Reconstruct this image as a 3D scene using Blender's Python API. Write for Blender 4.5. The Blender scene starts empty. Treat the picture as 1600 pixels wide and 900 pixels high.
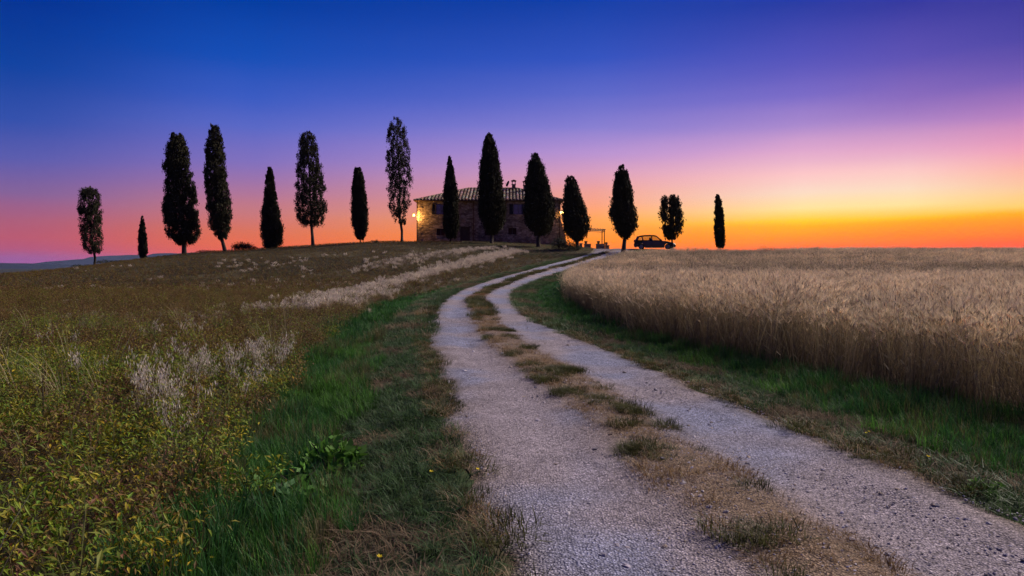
import bpy, math, random
import numpy as np
from mathutils import Vector, Matrix, noise
random.seed(7); RNG = np.random.default_rng(7)
S = bpy.context.scene; COL = S.collection; D = bpy.data; PI = math.pi

# ------------------------------------------------------------------ camera
F = 1067.0; EYE = 1.6
cam = D.objects.new('camera', D.cameras.new('camera')); COL.objects.link(cam)
cam.location = (0, 0, EYE); cam.rotation_euler = (PI/2, 0, 0)
cam.data.sensor_width = 36; cam.data.lens = 36*F/1600; cam.data.shift_y = -38/1600
cam.data.clip_start = .05; cam.data.clip_end = 90000
S.camera = cam
S.view_settings.view_transform = 'Standard'; S.view_settings.look = 'None'
S.view_settings.exposure = 0; S.view_settings.gamma = 1; S.view_settings.use_curve_mapping = False
S.cycles.max_bounces = 6; S.cycles.transparent_max_bounces = 8; S.cycles.use_denoising = True; S.cycles.denoiser = 'OPENIMAGEDENOISE'; S.cycles.denoising_prefilter = 'FAST'; S.cycles.use_adaptive_sampling = False
S.cycles.volume_bounces = 0

def lin(c): 
    return tuple((v/255/12.92 if v/255 <= .04045 else ((v/255+.055)/1.055)**2.4) for v in c)

# ------------------------------------------------------------------ sky
W = D.worlds.new('World'); S.world = W; W.use_nodes = True
nt = W.node_tree; N = nt.nodes; L = nt.links; N.clear()
def nd(t, **k):
    n = N.new(t)
    for a, b in k.items(): setattr(n, a, b)
    return n
def mth(op, a, b=None, clamp=False):
    n = nd('ShaderNodeMath', operation=op, use_clamp=clamp)
    for i, v in enumerate((a, b)):
        if v is None: continue
        if isinstance(v, (int, float)): n.inputs[i].default_value = v
        else: L.new(v, n.inputs[i])
    return n.outputs[0]
tc = nd('ShaderNodeTexCoord'); sep = nd('ShaderNodeSeparateXYZ'); L.new(tc.outputs['Generated'], sep.inputs[0])
SUN_AZ = math.radians(45)                                   # clockwise from the view direction +Y
az = mth('ARCTAN2', sep.outputs[0], sep.outputs[1])
dd = mth('ABSOLUTE', mth('SUBTRACT', az, SUN_AZ))
dd = mth('MINIMUM', dd, mth('SUBTRACT', 2*PI, dd))
wob = nd('ShaderNodeTexNoise'); wob.inputs['Scale'].default_value = 2.2; wob.inputs['Detail'].default_value = 2
mp = nd('ShaderNodeMapping'); mp.inputs['Scale'].default_value = (1, 1, 9); L.new(tc.outputs['Generated'], mp.inputs[0]); L.new(mp.outputs[0], wob.inputs[0])
el = mth('ADD', sep.outputs[2], mth('MULTIPLY', mth('SUBTRACT', wob.outputs[0], .5), .018))
el = mth('MULTIPLY', mth('MAXIMUM', el, 0), 2.0, True)
def selev(px, py):
    return 2*(412-py)/math.sqrt(F*F+(px-800)**2+(412-py)**2)
SKY = [   # (degrees from the afterglow, column, [(row, colour)...]) read along the sky's height
 (8, 1594, [(398,(255,66,0)),(378,(255,88,0)),(362,(255,120,0)),(345,(255,148,0)),(337,(255,170,0)),(328,(255,205,105)),(302,(255,205,155)),(270,(255,185,168)),(232,(240,160,186)),(180,(184,127,190)),(120,(118,92,180)),(60,(78,70,165)),(0,(60,58,155))]),
 (14.8, 1420, [(398,(255,70,0)),(385,(255,94,0)),(365,(255,128,0)),(348,(255,160,0)),(341,(255,190,20)),(322,(255,224,150)),(297,(255,224,192)),(268,(255,204,198)),(232,(230,168,200)),(190,(176,132,198)),(150,(138,107,190)),(90,(94,82,180)),(0,(52,56,158))]),
 (22, 1246, [(398,(252,84,0)),(385,(255,106,0)),(370,(255,136,0)),(353,(255,172,0)),(345,(255,200,30)),(326,(255,224,150)),(300,(255,222,198)),(270,(255,200,200)),(235,(224,168,206)),(195,(172,138,206)),(150,(124,108,200)),(90,(82,82,186)),(0,(38,58,162))]),
 (38, 936, [(398,(248,118,0)),(375,(255,138,0)),(342,(255,160,80)),(300,(244,164,150)),(270,(220,160,188)),(240,(186,148,210)),(200,(138,128,210)),(150,(94,105,202)),(90,(52,84,192)),(0,(16,62,166))]),
 (65.5, 400, [(398,(236,92,54)),(380,(232,104,60)),(360,(220,112,82)),(330,(198,120,126)),(290,(164,116,165)),(250,(128,112,190)),(200,(90,104,198)),(150,(58,91,194)),(90,(20,78,182)),(0,(0,60,160))]),
 (82, 40, [(405,(160,84,150)),(390,(180,82,116)),(372,(186,86,106)),(345,(172,92,120)),(300,(132,98,154)),(245,(90,92,174)),(190,(50,80,172)),(100,(12,66,160)),(0,(0,50,146))]),
 (150, 40, [(405,(96,70,130)),(370,(120,76,136)),(330,(112,80,146)),(270,(78,78,150)),(190,(42,66,146)),(100,(16,54,136)),(0,(6,42,124))]),
]
prev = None
for i, (deg, col, stops) in enumerate(SKY):
    r = nd('ShaderNodeValToRGB'); cr = r.color_ramp; cr.interpolation = 'LINEAR'
    pts = [(selev(col, y), tuple(v*(1+(.25 if deg < 50 else .06)*max(0,min(1,(y-300)/90))) for v in lin(c))) for y, c in stops]
    pts.append((.72, lin(stops[-1][1])))
    pts[-1] = (.92, tuple(.55*a+.45*b for a, b in zip(lin(stops[-1][1]), lin((4,34,112)))))
    pts.append((1.0, lin((5,36,118))))
    cr.elements[0].position = pts[0][0]; cr.elements[0].color = (*pts[0][1], 1)
    cr.elements[1].position = pts[-1][0]; cr.elements[1].color = (*pts[-1][1], 1)
    for p, c in pts[1:-1]:
        e = cr.elements.new(p); e.color = (*c, 1)
    L.new(el, r.inputs[0])
    if prev is None: prev = r.outputs[0]
    else:
        mr = nd('ShaderNodeMapRange', interpolation_type='SMOOTHSTEP' if i > 4 else 'LINEAR'); mr.inputs['From Min'].default_value = math.radians(SKY[i-1][0]); mr.inputs['From Max'].default_value = math.radians(deg)
        L.new(dd, mr.inputs[0])
        mx = nd('ShaderNodeMix', data_type='RGBA'); L.new(mr.outputs[0], mx.inputs[0]); L.new(prev, mx.inputs[6]); L.new(r.outputs[0], mx.inputs[7]); prev = mx.outputs[2]
bg = nd('ShaderNodeBackground'); L.new(prev, bg.inputs[0]); bg.inputs[1].default_value = 1.0
L.new(bg.outputs[0], nd('ShaderNodeOutputWorld').inputs[0])

# the broad, almost shadowless light of the bright twilight sky
sun = D.objects.new('sun', D.lights.new('sun', 'SUN')); COL.objects.link(sun)
sun.data.energy = 5.0; sun.data.angle = math.radians(28); sun.data.color = (1.0, .88, .78)
_sd = Vector((math.sin(SUN_AZ+.25), math.cos(SUN_AZ+.25), .88)); sun.rotation_euler = _sd.to_track_quat('Z', 'Y').to_euler()

# ------------------------------------------------------------------ terrain
def P(px, py, Y): return ((px-800)/F*Y, Y, EYE-(py-412)/F*Y)
C = []
for Y in (-40,-10,0,8,16,24):
    for X in (-70,-40,-20,-8,0,8,20,40,70): C.append((X, Y, 0.))
for X in (0,8,20,40,70): C.append((X, 31, .03))
for X in (-70,-40,-20,-8): C.append((X, 33, .0))
C += [(-3,38,.15),(3,38,.15),(-3,46,.6),(4,46,.6),(0,54,1.2),(8,54,1.25),(4,62,1.85),(6,70,2.5),(10,76,3.1),(16,76,3.25),(9,84,3.45),(14,62,1.95)]
C += [P(0,434,85),P(0,437,70),P(100,424,78),P(-200,444,80),P(150,417,86),P(290,399,87),P(430,388,88),P(560,380,88),P(628,378,88),P(700,377.5,90),P(790,379,90),P(840,385,84),P(905,390,76),P(880,397,70)]
C += [P(20,452,44),P(200,450,46),P(400,440,50),P(560,430,52)]
C += [(-40,60,.9),(-20,60,1.8),(-10,60,1.95),(-10,75,3.5),(-25,75,2.95),(-45,75,1.5)]
C += [(24,46,.75),(45,46,.75),(24,60,1.85),(45,60,1.8),(80,60,1.7),(24,76,2.3),(32,78,2.3),(50,76,2.2),(75,76,2.1),(110,76,1.9),(30,95,2.0),(60,95,1.4),(110,95,1.0),(70,46,.75)]
C += [(-12,105,4.7),(0,105,4.7),(8,105,4.4),(-30,108,2.7),(-60,108,-1),(-90,108,-3.5),(12,95,3.6),(20,100,3.0),(0,130,2.5),(-40,130,-.5),(-90,130,-6),(50,130,-1),(100,130,-2),(-120,80,-3.5),(-120,40,-.5)]
C = np.array(C); SC = 30.; A_ = C[:,:2]/SC; n_ = len(A_)
def Kf(r2): return np.where(r2 > 0, r2*np.log(np.maximum(r2, 1e-9))*.5, 0)
M_ = np.zeros((n_+3, n_+3)); M_[:n_,:n_] = Kf(((A_[:,None]-A_[None])**2).sum(-1))+np.eye(n_)*.004
M_[:n_,n_] = 1; M_[:n_,n_+1:] = A_; M_[n_,:n_] = 1; M_[n_+1:,:n_] = A_.T
w_ = np.linalg.solve(M_, np.r_[C[:,2],0,0,0])
def tps(x, y):
    q = np.stack([x.ravel(), y.ravel()], 1)/SC; out = np.empty(len(q))
    for i in range(0, len(q), 20000):
        b = q[i:i+20000]; out[i:i+20000] = Kf(((b[:,None]-A_[None])**2).sum(-1))@w_[:n_]+w_[n_]+b@w_[n_+1:]
    return out.reshape(x.shape)
def sstep(a, b, x): t = np.clip((x-a)/(b-a), 0, 1); return t*t*(3-2*t)
def vnoise(x, y, sc=1., seed=0, octs=3):                    # value noise, vectorised
    x = np.asarray(x, float)/sc; y = np.asarray(y, float)/sc; o = 0; a = 1; tot = 0
    for k in range(octs):
        xi = np.floor(x).astype(np.int64); yi = np.floor(y).astype(np.int64); fx = x-xi; fy = y-yi
        fx = fx*fx*(3-2*fx); fy = fy*fy*(3-2*fy)
        def h(a_, b_):
            v = (a_*374761393+b_*668265263+(seed+k)*974634777) & 0xffffffff
            v = ((v ^ (v >> 13))*1274126177) & 0xffffffff
            return ((v ^ (v >> 16)) & 0xffff)/65535.
        v = (h(xi,yi)*(1-fx)+h(xi+1,yi)*fx)*(1-fy)+(h(xi,yi+1)*(1-fx)+h(xi+1,yi+1)*fx)*fy
        o = o+a*v; tot += a; a *= .5; x = x*2.03+7.1; y = y*2.03+3.7
    return o/tot
# the drive's centre line
RC = np.array([(4.2,-10),(3.3,-5),(2.5,-.5),(1.92,2.2),(1.60,4),(1.27,6.),(.95,7.8),(.70,9.5),(.28,12),(-.2,15),(-.78,19.2),(-1.12,23),(-1.33,26.5),(-1.46,30.5),(-1.48,34.2),(-1.2,38.6),(-.35,43),(.9,47.4),(2.7,52.7),(4.7,58.2),(7.3,65),(9.4,70.5),(11.3,76),(12.8,82),(13.6,89)])
def spline(p, step):
    out = []
    for i in range(len(p)-1):
        a, b, c, d = p[max(i-1,0)], p[i], p[i+1], p[min(i+2,len(p)-1)]
        m = max(2, int(np.linalg.norm(c-b)/step))
        for k in range(m):
            t = k/m; out.append(.5*((2*b)+(-a+c)*t+(2*a-5*b+4*c-d)*t*t+(-a+3*b-3*c+d)*t**3))
    out.append(p[-1]); return np.array(out)
RL = spline(RC, .5)
def sdist(x, y, line=RL):
    """signed distance to the line (+ to its right) and index along it"""
    x = np.asarray(x, float); y = np.asarray(y, float); xf = x.ravel(); yf = y.ravel()
    a = line[:-1]; b = line[1:]; ab = b-a; l2 = (ab**2).sum(1); od = np.empty(len(xf)); ot = np.empty(len(xf))
    for i in range(0, len(xf), 20000):
        p = np.stack([xf[i:i+20000], yf[i:i+20000]], 1)[:,None]-a[None]
        t = np.clip((p*ab).sum(-1)/l2, 0, 1); q = p-t[...,None]*ab; r = (q**2).sum(-1); k = r.argmin(1); j = np.arange(len(k))
        s = ab[k,0]*p[j,k,1]-ab[k,1]*p[j,k,0]
        od[i:i+20000] = np.sqrt(r[j,k])*np.where(s > 0, -1, 1); ot[i:i+20000] = k+t[j,k]
    return od.reshape(x.shape), ot.reshape(x.shape)
def halfw(y): return 1.66-.2*sstep(13, 19, y)+.06*sstep(20,30,y)+1.9*sstep(70, 86, y)
def T(x, y):
    x = np.asarray(x, float); y = np.asarray(y, float)
    m = (np.abs(x) < 420) & (np.abs(y-50) < 420)
    z = np.full(x.shape, -60.)
    r = np.hypot(x, y-50)
    zz = tps(np.clip(x[m], -140, 140), np.clip(y[m], -60, 160))
    f = sstep(95, 400, r[m]); z[m] = zz*(1-f)-60*f
    far = sstep(900, 6000, r); z = z+far*40*(vnoise(x, y, 2500, 5)-.5)
    return z
def ground_z(x, y, d=None):
    if d is None: d, _ = sdist(x, y)
    z = T(x, y); near = 1-sstep(55, 75, y)
    z = z-.20*np.exp(-((d+3.1)/.75)**2)*near-.07*np.exp(-((d-2.5)/.5)**2)*near
    hw = halfw(y)
    z = z+(vnoise(x, y, .9, 3)-.5)*.07*sstep(hw+.1, hw+.9, np.abs(d))*near - .03*(np.abs(d) < hw+.1)
    return z
def gz(x, y): return float(ground_z(np.array([x]), np.array([y]))[0])
def hit(px, py, z0=0):
    Y = np.arange(2, 130, .05); X = (px-800)/F*Y; Z = EYE-(py-412)/F*Y; k = np.where(Z < T(X, Y)+z0)[0]
    return (X[k[0]], Y[k[0]]) if len(k) else (X[-1], Y[-1])
WHE = np.array([(6.6,3.0),(6.0,5.2),(5.35,7.2),(4.9,8.5),(4.25,11),(3.6,12.8),(3.05,15.1),(2.75,20),(2.7,27),(3.0,34),(3.9,41),(5.6,47),(7.6,53.5),(9.6,59),(12.5,65),(17,68),(30,70),(34,110)])
WL = spline(WHE, 1.0)
def in_wheat(x, y):
    d, _ = sdist(x, y, WL); return d+(vnoise(x, y, .6, 9)-.5)*.6
def crop_off(y): return 3.75-.25*sstep(12, 3, y)+(-.8)*sstep(28, 50, y)      # distance left of the drive where the crop starts

# ------------------------------------------------------------------ materials
def mat(name, base=(.3,.3,.3), rough=.8, metal=0, attr=None, noise_amt=0, noise_scale=5, bump=0, bump_scale=40, rand=0, transl=0, spec=.3, emit=None, estr=0):
    m = D.materials.new(name); m.use_nodes = True; t = m.node_tree; b = t.nodes['Principled BSDF']
    b.inputs['Roughness'].default_value = rough; b.inputs['Metallic'].default_value = metal; b.inputs['Specular IOR Level'].default_value = spec
    c = None
    if attr:
        a = t.nodes.new('ShaderNodeAttribute'); a.attribute_name = attr; c = a.outputs['Color']
    else:
        a = t.nodes.new('ShaderNodeRGB'); a.outputs[0].default_value = (*base, 1); c = a.outputs[0]
    tcn = t.nodes.new('ShaderNodeTexCoord')
    if noise_amt:
        n = t.nodes.new('ShaderNodeTexNoise'); n.inputs['Scale'].default_value = noise_scale; n.inputs['Detail'].default_value = 6; n.inputs['Roughness'].default_value = .65
        t.links.new(tcn.outputs['Object'], n.inputs[0])
        mr = t.nodes.new('ShaderNodeMapRange'); mr.inputs['From Min'].default_value = .3; mr.inputs['From Max'].default_value = .7; mr.inputs['To Min'].default_value = 1-noise_amt; mr.inputs['To Max'].default_value = 1+noise_amt
        t.links.new(n.outputs[0], mr.inputs[0])
        v = t.nodes.new('ShaderNodeVectorMath'); v.operation = 'SCALE'; t.links.new(c, v.inputs[0]); t.links.new(mr.outputs[0], v.inputs['Scale']); c = v.outputs[0]
    if rand:
        o = t.nodes.new('ShaderNodeObjectInfo'); mr = t.nodes.new('ShaderNodeMapRange'); mr.inputs['To Min'].default_value = 1-rand; mr.inputs['To Max'].default_value = 1+rand
        t.links.new(o.outputs['Random'], mr.inputs[0])
        v = t.nodes.new('ShaderNodeVectorMath'); v.operation = 'SCALE'; t.links.new(c, v.inputs[0]); t.links.new(mr.outputs[0], v.inputs['Scale']); c = v.outputs[0]
    t.links.new(c, b.inputs['Base Color'])
    if bump:
        n = t.nodes.new('ShaderNodeTexNoise'); n.inputs['Scale'].default_value = bump_scale; n.inputs['Detail'].default_value = 5; t.links.new(tcn.outputs['Object'], n.inputs[0])
        bp = t.nodes.new('ShaderNodeBump'); bp.inputs['Strength'].default_value = bump; bp.inputs['Distance'].default_value = .03; t.links.new(n.outputs[0], bp.inputs['Height']); t.links.new(bp.outputs[0], b.inputs['Normal'])
    if emit:
        b.inputs['Emission Color'].default_value = (*emit, 1); b.inputs['Emission Strength'].default_value = estr
    if transl:
        tr = t.nodes.new('ShaderNodeBsdfTranslucent'); t.links.new(c, tr.inputs[0]); ms = t.nodes.new('ShaderNodeMixShader'); ms.inputs[0].default_value = transl
        t.links.new(b.outputs[0], ms.inputs[1]); t.links.new(tr.outputs[0], ms.inputs[2]); t.links.new(ms.outputs[0], t.nodes['Material Output'].inputs[0])
    return m
M = {}
M['ground'] = mat('soil_and_turf', attr='Col', rough=1, noise_amt=.35, noise_scale=1.7, bump=.6, bump_scale=9, spec=.1)
M['leaf'] = mat('leaves', attr='Col', rough=.6, rand=.25, transl=.25, spec=.25)
M['straw'] = mat('ripe_straw', attr='Col', rough=.7, rand=.16, transl=.35, spec=.2)
M['grass'] = mat('green_grass', attr='Col', rough=.55, rand=.5, transl=.38, spec=.25)
M['pale'] = mat('pale_dry_grass', attr='Col', rough=.8, rand=.12, transl=.3, spec=.1)
M['cypress'] = mat('cypress_foliage', attr='Col', rough=.8, spec=.1)
M['bark'] = mat('cypress_bark', (.055,.042,.034), .95, noise_amt=.4, noise_scale=6, bump=.8, bump_scale=14)
M['pebble'] = mat('limestone_chips', attr='Col', rough=.9, rand=.35, spec=.2)

# ------------------------------------------------------------------ mesh helpers
class MB:
    def __init__(s): s.v = []; s.f = []; s.c = []
    def add(s, vs, fs, col=None):
        o = len(s.v); s.v += [tuple(v) for v in vs]; s.f += [tuple(i+o for i in f) for f in fs]
        if col is not None:
            if isinstance(col[0], (int, float)): col = [col]*len(vs)
            s.c += [tuple(c) for c in col]
    def box(s, x0, x1, y0, y1, z0, z1, col=None):
        s.add([(x0,y0,z0),(x1,y0,z0),(x1,y1,z0),(x0,y1,z0),(x0,y0,z1),(x1,y0,z1),(x1,y1,z1),(x0,y1,z1)],
              [(0,3,2,1),(4,5,6,7),(0,1,5,4),(1,2,6,5),(2,3,7,6),(3,0,4,7)], col)
    def bar(s, a, b, r, r2=None, n=6, col=None):
        a = Vector(a); b = Vector(b); r2 = r if r2 is None else r2; q = (b-a).to_track_quat('Z', 'Y').to_matrix()
        vs = []
        for p, rr in ((a,r),(b,r2)):
            for k in range(n): vs.append(p+q@Vector((math.cos(2*PI*k/n)*rr, math.sin(2*PI*k/n)*rr, 0)))
        s.add(vs, [(k,(k+1)%n,n+(k+1)%n,n+k) for k in range(n)]+[tuple(range(n))[::-1], tuple(range(n,2*n))], col)
    def tube(s, pts, rad, n=7, col=None):
        pts = [Vector(p) for p in pts]; vs = []
        for i, p in enumerate(pts):
            t = (pts[min(i+1,len(pts)-1)]-pts[max(i-1,0)]).normalized(); q = t.to_track_quat('Z', 'Y').to_matrix()
            r = rad[i] if hasattr(rad, '__len__') else rad
            for k in range(n): vs.append(p+q@Vector((math.cos(2*PI*k/n)*r, math.sin(2*PI*k/n)*r, 0)))
        fs = [(i*n+k, i*n+(k+1)%n, (i+1)*n+(k+1)%n, (i+1)*n+k) for i in range(len(pts)-1) for k in range(n)]
        s.add(vs, fs+[tuple(range(n))[::-1], tuple(range((len(pts)-1)*n, len(pts)*n))], col)
    def ribbon(s, pts, wid, side, c0, c1):
        vs = []; cs = []; m = len(pts)
        for i, p in enumerate(pts):
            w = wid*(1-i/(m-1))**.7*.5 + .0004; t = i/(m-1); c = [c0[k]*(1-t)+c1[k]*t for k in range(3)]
            vs += [Vector(p)-side*w, Vector(p)+side*w]; cs += [c, c]
        s.add(vs, [(2*i,2*i+1,2*i+3,2*i+2) for i in range(m-1)], cs)
    def mesh(s, name, m, smooth=False):
        me = D.meshes.new(name); me.from_pydata([tuple(v) for v in s.v], [], s.f)
        if s.c:
            a = me.color_attributes.new('Col', 'FLOAT_COLOR', 'POINT'); arr = np.ones((len(s.v), 4), np.float32); arr[:,:3] = np.array(s.c); a.data.foreach_set('color', arr.ravel())
        me.materials.append(m)
        if smooth: me.polygons.foreach_set('use_smooth', [True]*len(me.polygons))
        me.update(); return me
    def build(s, name, m, parent=None, smooth=False):
        return link(name, s.mesh(name, m, smooth), parent)
def link(name, data, parent=None):
    o = D.objects.new(name, data); COL.objects.link(o); o.parent = parent; return o
def tag(o, label=None, cat=None, group=None, kind=None):
    for k, v in (('label',label),('category',cat),('group',group),('kind',kind)):
        if v: o[k] = v
    return o
def empty(name, loc, rz=0, **k):
    o = link(name, None); o.location = loc; o.rotation_euler = (0,0,rz); o.empty_display_size = .3; return tag(o, **k)
def npmesh(name, v, f, m, col=None, smooth=True):
    me = D.meshes.new(name); me.vertices.add(len(v)); me.vertices.foreach_set('co', np.asarray(v, np.float32).ravel())
    f = np.asarray(f, np.int32); k = f.shape[1]; me.loops.add(f.size); me.loops.foreach_set('vertex_index', f.ravel())
    me.polygons.add(len(f)); me.polygons.foreach_set('loop_start', np.arange(0, f.size, k, dtype=np.int32)); me.polygons.foreach_set('loop_total', np.full(len(f), k, np.int32))
    if col is not None:
        a = me.color_attributes.new('Col', 'FLOAT_COLOR', 'POINT'); c = np.ones((len(v),4), np.float32); c[:,:3] = col; a.data.foreach_set('color', c.ravel())
    me.materials.append(m); me.update(calc_edges=True)
    me.polygons.foreach_set('use_smooth', [smooth]*len(f)); me.validate(); return me

# ------------------------------------------------------------------ the ground sheet
def axis(parts):
    o = []
    for a, b, n in parts: o += list(np.linspace(a, b, n, endpoint=False))
    return o
gx = axis([(-30,-12,45),(-12,12,130),(12,30,40),(30,110,54)]) + [110]
gx = [-x for x in np.geomspace(110, 23500, 34)][::-1] + axis([(-110,-30,54)])[1:] + gx + list(np.geomspace(118, 23500, 33))
gy = axis([(-20,1,12),(1,22,130),(22,60,110),(60,110,110),(110,160,18)])
gy = [-y for y in np.geomspace(20, 23500, 22)][::-1][:-1] + gy + list(np.geomspace(160, 23500, 36))
GX, GY = np.meshgrid(np.array(gx), np.array(gy)); gd, gt = sdist(GX, GY)
GZ = ground_z(GX, GY, gd)
ny, nx = GX.shape; idx = np.arange(nx*ny).reshape(ny, nx)
faces = np.stack([idx[:-1,:-1], idx[:-1,1:], idx[1:,1:], idx[1:,:-1]], -1).reshape(-1, 4)
def mixc(a, b, t): return a*(1-t[...,None])+b*t[...,None]
c_crop = np.array((.032,.026,.016)); c_tall = np.array((.02,.05,.018)); c_short = np.array((.055,.075,.035)); c_soil = np.array((.12,.085,.055)); c_far = np.array((.028,.036,.034)); c_dry = np.array((.15,.115,.075))
nn = vnoise(GX, GY, 2.2, 21); nf = vnoise(GX, GY, 900, 31)
gc = np.broadcast_to(c_crop, GX.shape+(3,)).copy()
gc = mixc(gc, np.array((.10,.085,.05)), sstep(.45,.7,nn)*.6)
wh = in_wheat(GX, GY)
gc = mixc(gc, c_soil, (wh > -.3).astype(float))
gc = mixc(gc, c_tall, ((gd > -crop_off(GY)) & (wh <= -.3)).astype(float))
sg = ((gd > -2.7) & (gd < 2.7)).astype(float)
gc = mixc(gc, c_short, sg); gc = mixc(gc, c_dry, sg*sstep(.5,.65,vnoise(GX,GY,.8,13))*.8)
top = sstep(66,76,GY)*sstep(-7,-2,GX)*(1-sstep(11,14,GX)); gc = mixc(gc, np.array((.17,.14,.10)), top)
farm = sstep(130,300,np.hypot(GX,GY-50)); gc = mixc(gc, c_far*1.0, farm); gc = mixc(gc, np.array((.05,.048,.035)), farm*sstep(.5,.6,nf)*.8)
g = link('ground', npmesh('ground', np.stack([GX,GY,GZ],-1).reshape(-1,3), faces, M['ground'], gc.reshape(-1,3))); tag(g, kind='structure')

# ------------------------------------------------------------------ the gravel drive
def road_material():
    m = D.materials.new('gravel_track'); m.use_nodes = True; t = m.node_tree; n = t.nodes; l = t.links; b = n['Principled BSDF']
    b.inputs['Roughness'].default_value = .95; b.inputs['Specular IOR Level'].default_value = .15
    a = n.new('ShaderNodeAttribute'); a.attribute_name = 'Col'; tcn = n.new('ShaderNodeTexCoord')
    def vor(scale, feat='F1'):
        v = n.new('ShaderNodeTexVoronoi'); v.feature = feat; v.inputs['Scale'].default_value = scale; l.new(tcn.outputs['Object'], v.inputs[0]); return v
    def noi(scale, det=6):
        v = n.new('ShaderNodeTexNoise'); v.inputs['Scale'].default_value = scale; v.inputs['Detail'].default_value = det; v.inputs['Roughness'].default_value = .7; l.new(tcn.outputs['Object'], v.inputs[0]); return v
    v1 = vor(62); v2 = vor(130)
    hs = n.new('ShaderNodeSeparateColor'); l.new(v1.outputs['Color'], hs.inputs[0])
    hs2 = n.new('ShaderNodeSeparateColor'); l.new(v2.outputs['Color'], hs2.inputs[0])
    def mr(i, a0, a1, b0, b1):
        r = n.new('ShaderNodeMapRange'); l.new(i, r.inputs[0]); r.inputs[1].default_value = a0; r.inputs[2].default_value = a1; r.inputs[3].default_value = b0; r.inputs[4].default_value = b1; return r.outputs[0]
    def mul(x, y):
        r = n.new('ShaderNodeMath'); r.operation = 'MULTIPLY'; l.new(x, r.inputs[0]); l.new(y, r.inputs[1]); return r.outputs[0]
    f = mul(mul(mr(hs.outputs[0],0,1,.55,1.45), mr(hs2.outputs[0],0,1,.7,1.3)), mul(mr(noi(2.2).outputs[0],.3,.7,.75,1.22), mr(v1.outputs['Distance'],0,.6,1.15,.6)))
    s = n.new('ShaderNodeVectorMath'); s.operation = 'SCALE'; l.new(a.outputs['Color'], s.inputs[0]); l.new(f, s.inputs['Scale']); l.new(s.outputs[0], b.inputs['Base Color'])
    b1 = n.new('ShaderNodeBump'); b1.inputs['Strength'].default_value = 1; b1.inputs['Distance'].default_value = .02; b1.invert = True; l.new(v1.outputs['Distance'], b1.inputs['Height'])
    b2 = n.new('ShaderNodeBump'); b2.inputs['Strength'].default_value = .7; b2.inputs['Distance'].default_value = .05; l.new(noi(9).outputs[0], b2.inputs['Height']); l.new(b1.outputs[0], b2.inputs['Normal']); l.new(b2.outputs[0], b.inputs['Normal'])
    return m
fine = spline(RC, .16); tv = np.gradient(fine, axis=0); tv /= np.linalg.norm(tv, axis=1)[:,None]; nv = np.stack([tv[:,1], -tv[:,0]], 1)
us = np.linspace(-1, 1, 41); hw = halfw(fine[:,1])
ew = (vnoise(np.arange(len(fine))*.16, np.zeros(len(fine)), .45, 41)-.5)*.5; ew2 = (vnoise(np.arange(len(fine))*.16, np.ones(len(fine))*9, .45, 43)-.5)*.5
off = us[None]*hw[:,None]-.16*(us[None] < 0)*us[None]**2*(1-sstep(6,11,fine[:,1]))[:,None]+np.where(us[None] < 0, -(us[None]**4)*ew[:,None], (us[None]**4)*ew2[:,None])
RX = fine[:,0:1]+nv[:,0:1]*off; RY = fine[:,1:2]+nv[:,1:2]*off
sc = .12*np.sin(fine[:,1]*.35)[:,None]-.18*(1-sstep(4,9,fine[:,1]))[:,None]               # wandering of the grassy ridge
cen = np.exp(-((off-sc)/.42)**2)
rut = np.exp(-((np.abs(off)-.85)/.35)**2)*(.5+vnoise(RX,RY,2.2,52))
RZ = T(RX, RY)+.018+.035*cen-.03*rut-.05*np.abs(us[None])**10+(vnoise(RX,RY,.35,51)-.5)*.035
lil = np.array((.345,.35,.48)); pnk = np.array((.43,.365,.40)); dry = np.array((.30,.21,.145))
rcol = mixc(np.broadcast_to(lil, RX.shape+(3,)), pnk, sstep(.4,.65,vnoise(RX,RY,1.4,61)))
rcol = mixc(rcol, dry, np.clip(cen*1.3*(.35+vnoise(RX,RY,.5,63)), 0, 1))
rcol = mixc(rcol, np.array((.26,.19,.12)), np.clip(np.abs(us[None])**8*1.2*(.3+vnoise(RX,RY,.5,64)), 0, 1))
rcol = mixc(rcol, np.array((.23,.19,.21)), sstep(68,78,RY))
ny2, nx2 = RX.shape; id2 = np.arange(nx2*ny2).reshape(ny2, nx2)
f2 = np.stack([id2[:-1,:-1], id2[:-1,1:], id2[1:,1:], id2[1:,:-1]], -1).reshape(-1, 4)
road = link('gravel_road', npmesh('gravel_road', np.stack([RX,RY,RZ],-1).reshape(-1,3), f2, road_material(), rcol.reshape(-1,3))); tag(road, kind='structure')

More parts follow.
